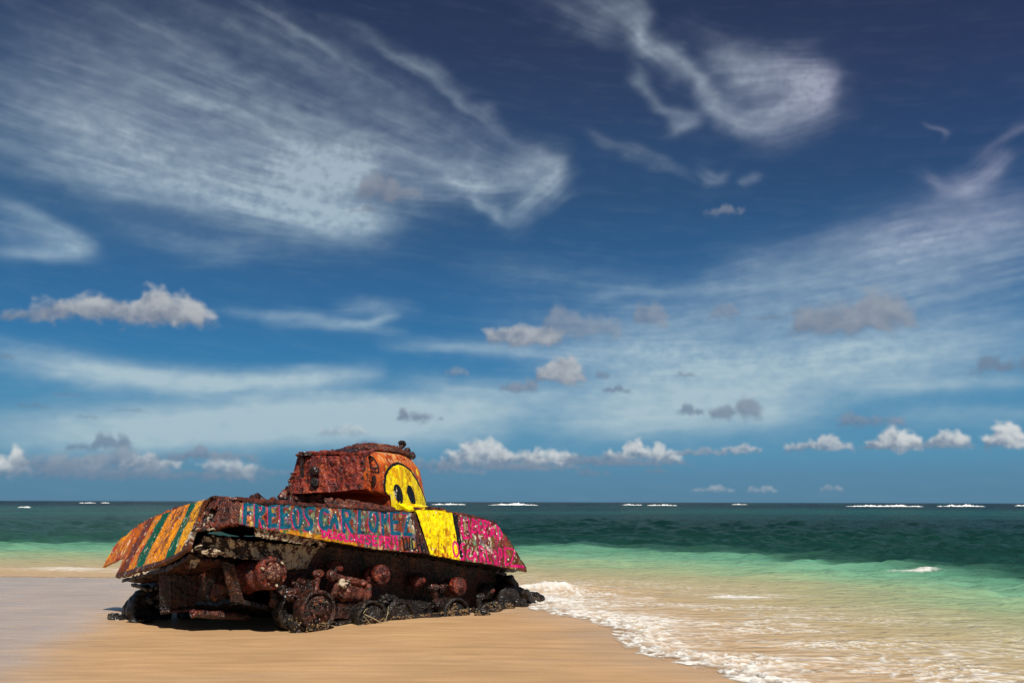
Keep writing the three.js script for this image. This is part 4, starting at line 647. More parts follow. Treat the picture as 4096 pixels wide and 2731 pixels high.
part('deck_strip', sheet([[1.62, 1.58, 0.1], [1.9, 1.59, 0.06], [2.3, 1.52, 0.0]], [[1.66, 1.49, 0.35], [1.95, 1.505, 0.355], [2.35, 1.47, 0.36]], { nu: 24, nv: 10, t: 0.03, rag: 0.01, dent: 0.015, seed: 35, uv: (p) => [2.2 + 0.3 * (p.x - 2.0), 1.2 + 0.5 * (p.y - 1.5) - 0.6 * p.z] }), paintRear, tank, 'yellow-painted deck between the side and the turret');
// blasted front corner
part('hull_corner', join([
  sheet([[-1.11, 1.6, -0.14], [-1.03, 1.655, 0.04], [-0.97, 1.62, 0.26], [-0.93, 1.585, 0.34]], [[-1.3, 1.275, -0.06], [-1.24, 1.265, 0.12], [-1.1, 1.3, 0.26], [-0.965, 1.33, 0.385]], { nu: 36, nv: 16, t: 0.04, rag: 0.02, dent: 0.02, seed: 6, hole: (u, v) => Math.hypot((u - 0.3) * 1.3, v - 0.5) < 0.2 + 0.05 * Math.sin(u * 40) }),
  sheet([[-1.32, 1.27, -0.04], [-1.1, 1.3, 0.2], [-0.97, 1.34, 0.37]], [[-1.36, 1.235, 0.1], [-1.08, 1.27, 0.05], [-0.8, 1.31, 0.15]], { nu: 24, nv: 6, t: 0.02, rag: 0.05, dent: 0.03, seed: 7 })]), RUST.brown, tank, 'torn brown hull corner with a ragged hole');
part('torn_metal', join([sheet([[-1.22, 1.46, -0.02], [-1.05, 1.42, 0.12]], [[-1.28, 1.3, 0.0], [-1.12, 1.31, 0.16]], { nu: 16, nv: 8, t: 0.02, rag: 0.05, dent: 0.05, seed: 8 }), sheet([[-1.33, 1.265, -0.05], [-1.1, 1.29, 0.16]], [[-1.4, 1.235, 0.02], [-1.2, 1.26, 0.2]], { nu: 16, nv: 4, t: 0.015, rag: 0.03, dent: 0.02, seed: 9 })]), RUST.cream, tank, 'peeled strip of metal with cream paint');
// roof and engine deck, tilted away to the far side
const roofNear = [[-1.04, 1.645, 0.04], [-0.96, 1.61, 0.3], [-0.41, 1.572, 0.345], [0.2, 1.536, 0.345], [1.0, 1.485, 0.355], [1.7, 1.44, 0.36]];
part('hull_roof', sheet(roofNear, [[-1.05, 1.6, -0.15], [-1.0, 1.46, -1.47], [-0.99, 1.26, -2.36], [0.2, 1.1, -2.3], [1.8, 1.03, -2.3]], { nu: 80, nv: 40, t: 0.04, rag: 0.01, dent: 0.03, seed: 10 }), RUST.brown);
part('roof_rim', join([bar([-0.9, 1.59, 0.33], [1.5, 1.464, 0.35], 0.016, 3, 0.014), ...[-0.45, -0.2, 0.45].map((x, i) => lump([x, 1.585 - 0.055 * x, 0.28], [0.05, 0.045, 0.04], i, 0.4, 3))]), RUST.dark);
part('engine_deck', sheet(rearTop.slice(0, 7).map((p) => [p[0], p[1] - 0.004, p[2] - 0.01]), rearTop.slice(0, 7).map((p) => far(p)), { nu: 60, nv: 30, t: 0.04, rag: 0.01, dent: 0.02, seed: 11 }), RUST.brown);
part('rear_plate', sheet(rearTop.slice(6).map((p) => [p[0] - 0.012, p[1], p[2] - 0.012]), rearTop.slice(6).map((p) => far(p)), { nu: 30, nv: 30, t: 0.05, rag: 0.02, dent: 0.02, seed: 12 }), RUST.dark);
part('sponson_floor', sheet([[0.1, 1.135, 0.38], [1.03, 0.975, 0.4], [1.985, 0.872, 0.42], [2.52, 0.77, 0.435], [3.12, 0.68, 0.45], [3.9, 0.535, 0.46]], [[0.25, 1.07, -0.03], [1.03, 0.93, -0.03], [1.985, 0.82, -0.03], [2.52, 0.72, -0.03], [3.12, 0.62, -0.03], [3.86, 0.5, -0.03]], { nu: 70, nv: 8, t: 0.03, rag: 0.015, dent: 0.01, seed: 13, hole: (u, v) => u > 0.79 && u < 0.815 && v > 0.5 }), RUST.black);
part('hull_side', sheet([[-1.0, 1.25, -2.34], [0.2, 1.09, -2.28], [1.8, 1.02, -2.28], [3.3, 0.85, -2.28], [3.88, 0.2, -2.28]], [[-1.2, 0.66, -2.3], [0.2, 0.6, -2.34], [1.8, 0.4, -2.34], [3.3, 0.18, -2.34], [3.9, 0.08, -2.34]], { nu: 40, nv: 8, t: 0.04, rag: 0.02, dent: 0.02, seed: 14 }), RUST.red, tank, 'far side plate of bare rust');
part('sponson_floor', sheet([[-1.15, 0.66, -2.26], [0.2, 0.6, -2.3], [1.8, 0.4, -2.3], [3.85, 0.1, -2.3]], [[-1.1, 0.74, -1.82], [0.2, 0.66, -1.82], [1.8, 0.46, -1.82], [3.85, 0.14, -1.82]], { nu: 40, nv: 6, t: 0.03, rag: 0.02, dent: 0.01, seed: 15 }), RUST.black);
// lower hull
part('lower_hull', join([
  sheet([[-0.28, 1.07, 0], [0.1, 1.05, 0], [0.49, 1.02, 0], [1.985, 0.83, 0], [3.12, 0.63, 0], [3.95, 0.48, 0]], [[-0.24, 0.23, 0], [-0.07, 0.2, 0.01], [0.92, 0.0, 0.02], [2.4, -0.2, 0.02], [4.2, -0.4, 0.02]], { nu: 90, nv: 24, t: 0.05, rag: 0.03, dent: 0.025, seed: 16 }),
]), RUST.dark);
part('hull_wall_patch', sheet([[-0.25, 1.06, 0.06], [0.42, 1.02, 0.06]], [[-0.18, 0.72, 0.06], [0.2, 0.72, 0.06]], { nu: 40, nv: 24, t: 0.03, rag: 0.06, dent: 0.03, seed: 34 }), rusty('mottled cream on the hull wall', TONES.brown, 35, 0.5, 0.7), tank, 'hull wall with a ragged mottled cream patch beside the drive hub');  // ragged cream-mottled sheet over the dark lower wall
part('lower_hull', join([
  sheet([[-0.95, 0.9, -1.78], [0.49, 0.75, -1.78], [1.985, 0.5, -1.78], [3.95, 0.2, -1.78]], [[-0.7, 0.14, -1.78], [0.49, -0.05, -1.78], [1.985, -0.3, -1.78], [4.2, -0.6, -1.78]], { nu: 40, nv: 8, t: 0.05, seed: 17 }),
  sheet([[-0.78, 0.35, -0.02], [-0.07, 0.19, -0.02], [0.92, 0.0, -0.02]], [[-0.75, 0.14, -1.76], [-0.05, 0.02, -1.76], [0.92, -0.15, -1.76]], { nu: 40, nv: 30, t: 0.05, rag: 0.05, dent: 0.03, seed: 18 }),
  sheet([[3.9, 0.5, 0], [3.95, 0.28, -0.9], [3.9, 0.16, -1.78]], [[4.2, -0.3, 0], [4.25, -0.4, -0.9], [4.2, -0.5, -1.78]], { nu: 24, nv: 10, t: 0.05, rag: 0.03, dent: 0.03, seed: 19 }),
  sheet([[0.3, 1.0, -0.03], [0.3, 0.78, -1.76]], [[0.3, 0.0, -0.03], [0.3, -0.1, -1.76]], { nu: 20, nv: 8, t: 0.03, seed: 20 })]), RUST.black);
part('inner_plate', join([sheet([[-0.74, 1.29, 0.355], [-0.39, 1.225, 0.365], [0.2, 1.105, 0.38]], [[-0.71, 1.16, 0.34], [-0.33, 1.1, 0.345], [0.06, 1.035, 0.35]], { nu: 40, nv: 6, t: 0.02, rag: 0.03, dent: 0.02, seed: 21 }), sheet([[0.16, 1.1, 0.35], [0.34, 1.06, 0.35]], [[0.2, 1.02, 0.33], [0.3, 1.0, 0.33]], { nu: 10, nv: 4, t: 0.02, rag: 0.02, dent: 0.02, seed: 22 })]), rusty('streaked plate', TONES.brown, 31, 0.42, 0.45), tank, 'streaked inner plate showing under the side plate');
part('brow_plate', join([sheet([[-1.4, 0.99, 0.05], [-1.2, 1.19, 0.0]], [[-1.12, 0.955, 0.02], [-1.0, 1.1, 0.03]], { nu: 16, nv: 10, t: 0.03, rag: 0.04, dent: 0.05, seed: 23 }), lump([-1.12, 0.98, 0.05], [0.12, 0.05, 0.05], 4, 0.5, 4), sheet([[-1.15, 1.19, 0.03], [-0.2, 1.06, 0.04]], [[-1.02, 0.93, 0.02], [-0.6, 0.86, 0.03], [-0.2, 0.84, 0.03]], { nu: 30, nv: 10, t: 0.03, rag: 0.05, dent: 0.05, seed: 24 })]), RUST.cream, tank, 'bent plate of dark rust and flaking paint under the front corner');
part('torn_bracket', join([sheet([[-1.3, 0.965, -0.12], [-1.14, 0.96, -0.08]], [[-1.32, 0.78, -0.14], [-1.26, 0.8, -0.1]], { nu: 12, nv: 14, t: 0.025, rag: 0.04, dent: 0.03, seed: 25 }), lump([-1.24, 0.9, -0.07], [0.025, 0.03, 0.02], 5, 0.2, 3)]), rusty('cream bracket', TONES.brown, 32, 0.45, 0.4), tank, 'cream-coloured torn bracket');
part('torn_metal', sheet([[-1.36, 0.86, -0.3], [-1.2, 0.82, -0.2]], [[-1.26, 0.76, -0.22], [-1.235, 0.755, -0.2]], { nu: 8, nv: 8, t: 0.015, rag: 0.01, dent: 0.02, seed: 26 }), RUST.brown);
// front of the gearbox, open since the cover is gone
part('gearbox', join([turned([-0.45, 0.58, -0.62], [-0.5, 0.42, -1.7], [[0, 0.1], [0.02, 0.3], [0.25, 0.38], [0.5, 0.34], [0.75, 0.36], [1, 0.2]], 6, 0.02, 30), turned([-0.47, 0.6, -0.4], [-0.46, 0.57, -0.7], [[0, 0.14], [0.6, 0.2], [1, 0.26]], 7, 0.01), lump([-0.5, 0.45, -0.6], [0.3, 0.24, 0.3], 3, 0.2)]), RUST.dark);
part('gearbox_plate', join([sheet([[-0.96, 0.86, -0.02], [-0.8, 0.84, 0.005]], [[-0.8, 0.36, -0.02], [-0.62, 0.33, 0.005]], { nu: 12, nv: 24, t: 0.04, rag: 0.02, dent: 0.02, seed: 27 }), sheet([[-0.3, 0.58, 0.035], [0.15, 0.55, 0.04]], [[-0.32, 0.27, 0.035], [0.05, 0.2, 0.04]], { nu: 24, nv: 14, t: 0.03, rag: 0.04, dent: 0.06, seed: 28 })]), rusty('ochre rust', [HX(30, 16, 10), HX(52, 24, 14), HX(92, 42, 18), HX(140, 78, 34)], 33, 0.12, 0.8), tank, 'orange-brown plate behind the drive hub');
part('tow_bracket', join([sheet([[-1.4, 0.68, -0.82], [-1.28, 0.68, -0.72]], [[-1.36, 0.24, -0.82], [-1.24, 0.22, -0.72]], { nu: 10, nv: 18, t: 0.03, rag: 0.02, dent: 0.012, seed: 29 }), sheet([[-1.28, 0.68, -0.74], [-0.86, 0.65, -0.7]], [[-1.24, 0.22, -0.74], [-0.95, 0.23, -0.7]], { nu: 18, nv: 18, t: 0.03, rag: 0.02, dent: 0.02, seed: 30 }), bar([-1.36, 0.215, -0.78], [-1.0, 0.235, -0.68], 0.025, 6)]), rusty('streaked dark red rust', [HX(16, 8, 7), HX(34, 13, 10), HX(66, 22, 12), HX(120, 52, 24)], 37, 0.08, 1.6), tank, 'dark red box bracket at the front');
const pipe = part('front_pipe', bar([-1.14, 0.225, -0.32], [-0.4, 0.13, -0.28], 0.05, 7, 0.012), RUST.dark); sub(pipe, 'pipe_end', lump([-1.14, 0.225, -0.32], [0.055, 0.05, 0.07], 12, 0.3), RUST.red);
// final drive, leaning up with the hull: axis from inside out
const fd = (t) => [-0.48 + 0.03 * t, 0.585 + 0.138 * t, -0.55 + 0.92 * t];
const drive = part('final_drive', turned(fd(0), fd(0.9), [[0, 0.0], [0.0, 0.09], [0.06, 0.11], [0.22, 0.1], [0.24, 0.17], [0.3, 0.205], [0.44, 0.205], [0.47, 0.15], [0.58, 0.14], [0.62, 0.185], [0.74, 0.19], [0.77, 0.13], [1, 0.12]], 8, 0.008, 40), RUST.red, tank, 'red rusted final drive sticking out at the front');
sub(drive, 'hub_flange', turned(fd(0.86), fd(0.99), [[0, 0.1], [0.0, 0.19], [0.2, 0.205], [0.8, 0.205], [1, 0.19], [1, 0.1]], 9, 0.01, 44), RUST.red);
sub(drive, 'hub_cap', turned(fd(0.985), fd(1.09), [[0, 0.125], [0.3, 0.122], [0.75, 0.1], [1, 0.05], [1, 0]], 10, 0.01, 36), rusty('salt-bleached rust', TONES.red, 34, 0.26, 0.3)).userData.label = 'hub cap bleached with salt';
{ const c = V(fd(1.0)), ax = V(fd(1)).sub(V(fd(0))).normalize(), u = new THREE.Vector3(1, 0, 0).cross(ax).normalize(), w = ax.clone().cross(u); for (let i = 0; i < 9; i++) { const a = (i / 9) * 6.283 + 0.2, p = c.clone().addScaledVector(u, 0.162 * Math.cos(a)).addScaledVector(w, 0.162 * Math.sin(a)); sub(drive, 'bolt', lump([p.x, p.y, p.z], [0.026, 0.026, 0.024], i, 0.3, 2), i % 3 ? RUST.brown : RUST.cream); } }
part('drive_debris', join([lump([-0.02, 0.42, 0.2], [0.16, 0.09, 0.08], 21, 0.35), lump([0.12, 0.55, 0.06], [0.12, 0.1, 0.06], 22, 0.4), blk([0.24, 0.52, 0.06], [0.2, 0.16, 0.1], [0, 0, -0.1], 23, 0.015)]), RUST.dark);
// return rollers along the hull
const OUT = new THREE.Vector3(0, 0.1, 1).normalize();
function roller(x, y, double, seed, mat) {
  const p = (z) => [x, y + 0.1 * z, z], prof = double ? [[0, 0.06], [0.3, 0.06], [0.31, 0.125], [0.34, 0.135], [0.5, 0.13], [0.52, 0.06], [0.7, 0.06], [0.72, 0.13], [0.75, 0.138], [0.93, 0.132], [0.95, 0.1], [0.93, 0.085], [0.95, 0.06], [1, 0.055], [1, 0]] : [[0, 0.07], [0.35, 0.08], [0.4, 0.115], [0.46, 0.12], [0.8, 0.11], [0.86, 0.07], [1, 0.055], [1, 0]];
  const r = part('return_roller', turned(p(-0.02), p(double ? 0.44 : 0.26), prof, seed, 0.005, 34), mat); sub(r, 'axle_nut', lump(p(double ? 0.45 : 0.27), [0.04, 0.04, 0.025], seed, 0.25, 3), RUST.red); return r;
}
roller(0.6, 0.69, false, 41, RUST.brown); roller(1.2, 0.575, true, 42, RUST.red); roller(2.02, 0.455, false, 43, RUST.red); roller(2.6, 0.335, true, 44, RUST.red); roller(3.38, 0.225, false, 45, RUST.black);
// road wheels on the near side: double, thick with growth, more and more buried towards the rear
function wheel(x, y, z0, z1, r, seed, mat, tilt = 0) {
  const p = (z) => [x + tilt * (z - z0), y + 0.07 * (z - z0), z], w = z1 - z0;
  const g = part('road_wheel', turned(p(z0), p(z1), [[0, 0.05], [0.02, r * 0.72], [0.0, r * 0.8], [0.06, r], [0.3, r * 1.0], [0.7, r * 1.0], [0.94, r], [1, r * 0.9], [0.9, r * 0.82], [0.7, r * 0.74]], seed, mat === RUST.black ? 0.016 : 0.008, 44), mat);
  sub(g, 'wheel_disc', turned(p(z0 + w * 0.66), p(z0 + w * 1.06), [[0, r * 0.8], [0.5, r * 0.78], [0.62, r * 0.6], [0.6, r * 0.42], [0.8, r * 0.26], [1, r * 0.22], [1, 0]], seed + 1, 0.012, 40), mat === RUST.black ? RUST.black : RUST.dark);
  sub(g, 'wheel_hub', lump(p(z1 - 0.01), [r * 0.2, r * 0.2, 0.04], seed + 2, 0.35, 3), RUST.dark); return g;
}
const w1 = wheel(0.1, 0.222, 0.34, 0.6, 0.252, 51, RUST.dark); part('road_wheel', turned([0.02, 0.205, -0.02], [0.02, 0.215, 0.2], [[0, 0.05], [0.0, 0.22], [0.1, 0.262], [0.9, 0.262], [1, 0.22], [0.8, 0.18], [0.7, 0.05]], 52, 0.012, 40), RUST.black);
const w2 = wheel(0.92, 0.05, 0.36, 0.62, 0.245, 54, RUST.black), w3 = wheel(1.42, 0.02, 0.32, 0.58, 0.235, 57, RUST.black), w4 = wheel(2.39, -0.03, 0.26, 0.62, 0.25, 60, RUST.black), w5 = wheel(3.1, -0.12, 0.3, 0.55, 0.23, 63, RUST.black);
for (const [w, x, y, z, r] of [[w2, 0.92, 0.04, 0.56, 0.19], [w3, 1.42, 0.05, 0.5, 0.24], [w4, 2.39, -0.04, 0.54, 0.2], [w5, 3.1, -0.1, 0.5, 0.2]]) sub(w, 'growth', lump([x, y, z], [r, r * 0.95, 0.07], x * 10, 0.32, 5), RUST.black);
const bn = (w, spots, seed) => { const m = sub(w, 'barnacles', barnacles(spots, seed), barnacleM); m.userData.kind = 'stuff'; };
bn(w1, [[[0.08, 0.05, 0.6], [0.34, 0.1, 0.05], 60], [[0.12, 0.3, 0.58], [0.2, 0.2, 0.04], 26], [[-0.06, 0.08, 0.4], [0.2, 0.2, 0.3], 50]], 71);
bn(w2, [[[0.92, 0.03, 0.62], [0.36, 0.1, 0.05], 110]], 72); bn(w3, [[[1.42, 0.02, 0.58], [0.38, 0.1, 0.06], 120]], 73); bn(w4, [[[2.39, 0.02, 0.6], [0.4, 0.12, 0.08], 200], [[2.3, 0.1, 0.58], [0.2, 0.14, 0.05], 60]], 74);
{ const c = new THREE.Vector3(0.1, 0.245, 0.605); for (let i = 0; i < 8; i++) { const a = (i / 8) * 6.283; sub(w1, 'bolt', lump([c.x + 0.115 * Math.cos(a), c.y + 0.115 * Math.sin(a), c.z], [0.018, 0.018, 0.016], i, 0.25, 2), RUST.brown); } }
// suspension between them
const shock = part('shock_absorber', join([bar([0.36, 0.645, 0.4], [0.89, 0.515, 0.4], 0.045, 81, 0.012), lump([0.36, 0.65, 0.42], [0.065, 0.07, 0.07], 82, 0.25, 3), lump([0.88, 0.52, 0.4], [0.06, 0.055, 0.06], 83, 0.25, 3)]), RUST.brown);
part('shock_arm', join([bar([0.18, 0.67, 0.4], [0.12, 0.4, 0.42], 0.035, 84, 0.012), lump([0.18, 0.68, 0.4], [0.075, 0.05, 0.06], 85, 0.3, 3), bar([0.2, 0.66, 0.36], [0.2, 0.38, 0.36], 0.03, 86, 0.01)]), RUST.brown);
const spring = part('volute_spring', turned([0.4, 0.47, 0.34], [0.95, 0.36, 0.36], [[0, 0.0], [0, 0.1], [0.12, 0.12], [0.16, 0.085], [0.3, 0.095], [0.34, 0.13], [0.46, 0.13], [0.5, 0.1], [0.62, 0.12], [0.66, 0.1], [0.8, 0.12], [0.86, 0.095], [0.9, 0.17], [1, 0.17], [1, 0]], 87, 0.016, 30), RUST.brown);
sub(spring, 'spring_cap', lump([0.56, 0.53, 0.42], [0.1, 0.07, 0.08], 88, 0.3, 3), RUST.cream);
part('bogie_bracket', join([blk([0.68, 0.17, 0.3], [0.36, 0.19, 0.2], [0, 0, -0.12], 89, 0.014), blk([0.5, 0.2, 0.2], [0.2, 0.3, 0.2], [0, 0, 0.2], 90, 0.02), bar([0.95, 0.36, 0.4], [0.98, 0.12, 0.4], 0.055, 91, 0.02)]), RUST.dark);
part('bogie_arm', join([bar([1.2, 0.26, 0.35], [1.62, 0.1, 0.4], 0.08, 92, 0.02), lump([1.28, 0.28, 0.38], [0.1, 0.08, 0.09], 93, 0.35), lump([1.44, 0.24, 0.36], [0.1, 0.07, 0.08], 94, 0.4), blk([1.9, 0.12, 0.3], [0.4, 0.18, 0.2], [0, 0, -0.15], 95, 0.03)]), RUST.black);
part('shock_arm', join([bar([2.13, 0.36, 0.36], [2.22, 0.05, 0.38], 0.05, 96, 0.016), lump([2.12, 0.38, 0.37], [0.1, 0.055, 0.07], 97, 0.3, 3), lump([2.2, 0.12, 0.38], [0.14, 0.1, 0.1], 98, 0.4), bar([2.35, 0.33, 0.24], [2.55, 0.4, 0.2], 0.06, 99, 0.015)]), RUST.dark);
part('shock_arm', join([bar([2.95, 0.2, 0.42], [2.98, -0.1, 0.42], 0.045, 100, 0.02), lump([3.0, 0.2, 0.42], [0.08, 0.05, 0.06], 101, 0.35, 3), lump([2.97, -0.02, 0.44], [0.09, 0.07, 0.07], 102, 0.4, 3)]), RUST.black);
const tr = part('track_remains', join([lump([1.9, 0.0, 0.5], [0.34, 0.06, 0.13], 103, 0.3), lump([1.62, 0.02, 0.5], [0.16, 0.07, 0.1], 104, 0.3), lump([2.75, -0.05, 0.3], [0.3, 0.06, 0.1], 105, 0.3), lump([0.75, 0.02, 0.35], [0.4, 0.05, 0.12], 106, 0.3), lump([-0.08, 0.03, 0.42], [0.1, 0.09, 0.12], 107, 0.35)]), RUST.black); bn(tr, [[[1.9, 0.03, 0.56], [0.5, 0.07, 0.1], 90]], 75);
// the idler end, sunk into the beach
part('rear_idler', join([turned([3.72, 0.06, -0.1], [3.72, 0.1, 0.34], [[0, 0.1], [0.05, 0.24], [0.9, 0.24], [1, 0.18], [1, 0]], 108, 0.03, 34), sheet([[3.7, 0.42, 0.3], [3.95, 0.2, 0.32], [4.2, 0.05, 0.3], [4.3, -0.02, 0.3]], [[3.6, 0.42, -0.4], [3.95, 0.2, -0.4], [4.2, 0.03, -0.4], [4.3, -0.05, -0.4]], { nu: 30, nv: 16, t: 0.08, rag: 0.02, dent: 0.05, seed: 32 }), lump([3.5, -0.02, 0.36], [0.18, 0.11, 0.12], 109, 0.4), lump([3.86, 0.02, 0.4], [0.12, 0.1, 0.1], 110, 0.35)]), RUST.black);
// the far front running gear, seen past the nose
const fw = part('road_wheel', turned([-0.95, 0.14, -1.95], [-0.93, 0.05, -2.5], [[0, 0.05], [0, 0.27], [0.1, 0.3], [0.4, 0.3], [0.45, 0.16], [0.6, 0.16], [0.64, 0.24], [0.74, 0.25], [0.84, 0.25], [0.86, 0.18], [0.92, 0.18], [0.94, 0.23], [1, 0.22], [1, 0]], 111, 0.02, 40), RUST.black, tank, 'black far front wheels, half buried'); sub(fw, 'wheel_hub', lump([-0.93, 0.05, -2.52], [0.08, 0.08, 0.05], 112, 0.3, 3), RUST.dark);
part('track_remains', join([sheet([[-1.16, 0.46, -2.3], [-0.6, 0.52, -2.1]], [[-1.1, 0.4, -1.9], [-0.6, 0.44, -1.8]], { nu: 24, nv: 10, t: 0.04, rag: 0.02, dent: 0.03, seed: 33 }), lump([-0.75, 0.25, -2.0], [0.3, 0.2, 0.25], 113, 0.3), lump([-1.12, -0.02, -2.44], [0.12, 0.05, 0.1], 114, 0.5), lump([-0.35, 0.08, -1.9], [0.26, 0.2, 0.2], 115, 0.25), lump([-0.6, 0.5, -1.9], [0.3, 0.12, 0.2], 116, 0.3)]), RUST.black);
// ---------------------------------------------------------------- turret, trained to the near side of straight ahead. Its own axes: x back, z to its near wall
const TC = new THREE.Vector3(1.7, 0, -0.84), TR = Math.atan2(0.355, 0.927) * -1; // turn about y
const turretM = new THREE.Matrix4().makeTranslation(TC.x, TC.y, TC.z).multiply(new THREE.Matrix4().makeBasis(new THREE.Vector3(0.927, 0, -0.355), new THREE.Vector3(0, 1, 0), new THREE.Vector3(0.355, 0, 0.927)));
const tg = (g) => g.applyMatrix4(turretM);
// plan outlines (x back, z near), counter-clockwise from the near front corner; one per height
const PLAN = [[-0.84, 0.56], [-0.72, 0.66], [-0.45, 0.76], [-0.1, 0.8], [0.3, 0.8], [0.66, 0.74], [0.9, 0.5], [1.0, 0.15], [1.0, -0.2], [0.88, -0.52], [0.6, -0.72], [0.25, -0.82], [-0.2, -0.84], [-0.55, -0.74], [-0.78, -0.6], [-0.84, -0.5]];
function loft(levels, n = 120, seed = 1, amp = 0.012) {
  const pos = [], uvs = [], idx = [], rings = levels.map(([y, s, dx = 0, nar = 1]) => { const c = new THREE.CatmullRomCurve3(PLAN.map(([x, z]) => new THREE.Vector3(x * s + dx, y, z * s * nar)), true, 'catmullrom', 0.35); return c.getSpacedPoints(n).slice(0, n); });
  rings.forEach((r, j) => r.forEach((p, i) => { const ux = p.z < -0.05 ? (p.x < 0.3 ? -0.92 : 1.05) : p.x; if (p.y < 1.74 && p.x < -0.35) { const k = smooth(1.74, 1.66, p.y); p.x = mix(p.x, -0.35 + (p.x + 0.35) * 0.12, k * smooth(-0.35, -0.5, p.x)); } const d = amp * (noise3(p.x * 5 + seed, p.y * 5, p.z * 5) + 0.6 * noise3(p.x * 15, p.y * 15, p.z * 15 + seed)), l = Math.hypot(p.x, p.z) || 1; pos.push(p.x * (1 + d / l), p.y, p.z * (1 + d / l)); uvs.push(ux, p.y); }));
  for (let j = 0; j < rings.length - 1; j++) for (let i = 0; i < n; i++) { const a = j * n + i, b = j * n + ((i + 1) % n); idx.push(a, b, a + n, b, b + n, a + n); }
  const top = rings.length - 1, c = pos.length / 3; pos.push(rings[top].reduce((s, p) => s + p.x, 0) / n, rings[top][0].y + 0.02, 0); uvs.push(0, rings[top][0].y); for (let i = 0; i < n; i++) idx.push(top * n + i, top * n + ((i + 1) % n), c);
  const g = new THREE.BufferGeometry(); g.setAttribute('position', new THREE.Float32BufferAttribute(pos, 3)); g.setAttribute('uv', new THREE.Float32BufferAttribute(uvs, 2)); g.setIndex(idx); g.computeVertexNormals(); return g;
}
const lv = []; for (let k = 0; k <= 26; k++) { const t = k / 26, y = 1.36 + 0.9 * t, round = smooth(0.8, 1, t); lv.push([y, 1.02 - 0.07 * t - 0.13 * t * t - 0.06 * round, -0.02 * t + 0.0 * t]); } lv.push([2.3, 0.72, -0.02], [2.325, 0.6, -0.02]);
const turret = part('turret', tg(loft(lv, 150, 3, 0.01)), paintTurret, tank, 'turret with a big yellow face and black scribbles on its near wall');
// gun shield: a broad shallow box on the front, no gun
const fx = -0.9, shieldFace = sheet([[fx + 0.03, 2.27, -0.56], [fx + 0.03, 2.255, -0.1], [fx + 0.03, 2.235, 0.61]].map((p) => p), [[fx - 0.03, 1.7, -0.63], [fx - 0.03, 1.74, 0.2], [fx - 0.03, 1.775, 0.69]], { nu: 60, nv: 30, t: 0.05, rag: 0.006, dent: 0.03, seed: 41 });
const shield = sub(turret, 'gun_shield', tg(join([shieldFace, sheet([[fx + 0.04, 2.27, -0.56], [fx + 0.25, 2.3, -0.54]], [[fx - 0.03, 1.7, -0.64], [fx + 0.25, 1.7, -0.66]], { nu: 10, nv: 20, t: 0.04, seed: 43 }), sheet([[fx + 0.03, 2.265, -0.56], [fx + 0.03, 2.235, 0.61]], [[fx + 0.3, 2.3, -0.5], [fx + 0.3, 2.28, 0.6]], { nu: 40, nv: 12, t: 0.04, rag: 0, dent: 0.04, seed: 44 })])), rusty('maroon rust with orange scabs', [HX(74, 28, 26), HX(112, 40, 34), HX(142, 50, 36), HX(172, 66, 36), HX(214, 104, 44), HX(232, 156, 100)], 36, 0.04, 0.9, 0.024, 0.66));
shield.userData.label = 'broad maroon gun shield without its gun';
sub(turret, 'shield_cheek', tg(sheet([[fx + 0.034, 2.235, 0.605], [fx + 0.12, 2.245, 0.6]], [[fx - 0.026, 1.78, 0.685], [fx + 0.12, 1.74, 0.67]], { nu: 10, nv: 20, t: 0.04, rag: 0.004, dent: 0.03, seed: 42 })), RUST.orange);
sub(turret, 'shield_lug', tg(join([lump([fx - 0.02, 2.03, -0.22], [0.05, 0.075, 0.075], 51, 0.35), lump([fx + 0.03, 2.27, -0.46], [0.1, 0.05, 0.13], 52, 0.3), blk([fx - 0.012, 2.1, -0.46], [0.03, 0.3, 0.06], [0, 0, 0.1], 53, 0.008), lump([fx - 0.02, 2.0, -0.62], [0.02, 0.012, 0.06], 54, 0.3, 2)])), RUST.dark);
sub(turret, 'gun_port', tg(turned([fx + 0.05, 1.87, -0.2], [fx - 0.062, 1.86, -0.2], [[0, 0.02], [0.8, 0.075], [0.97, 0.07], [1, 0.0]], 55, 0.004, 26)), RUST.black);
sub(turret, 'bolt', tg(lump([fx + 0.02, 2.02, 0.78], [0.03, 0.03, 0.03], 56, 0.3, 2)), RUST.red);
sub(turret, 'shot_hole', tg(lump([-0.7, 1.9, 0.655], [0.05, 0.07, 0.02], 57, 0.4, 3)), RUST.dark);
sub(turret, 'cheek', tg(join([lump([-0.62, 1.62, -0.42], [0.2, 0.16, 0.2], 73, 0.3), lump([-0.8, 1.6, -0.56], [0.16, 0.13, 0.14], 74, 0.35), lump([-0.78, 1.84, -0.66], [0.14, 0.16, 0.1], 58, 0.3), lump([-0.9, 1.63, -0.68], [0.16, 0.14, 0.12], 59, 0.35), lump([-0.85, 1.7, -0.74], [0.14, 0.1, 0.1], 60, 0.35), new THREE.TorusGeometry(0.05, 0.014, 8, 22).rotateY(1.2).translate(-0.98, 1.76, -0.66), lump([-0.96, 1.76, -0.66], [0.03, 0.035, 0.035], 61, 0.2, 2)])), RUST.brown);
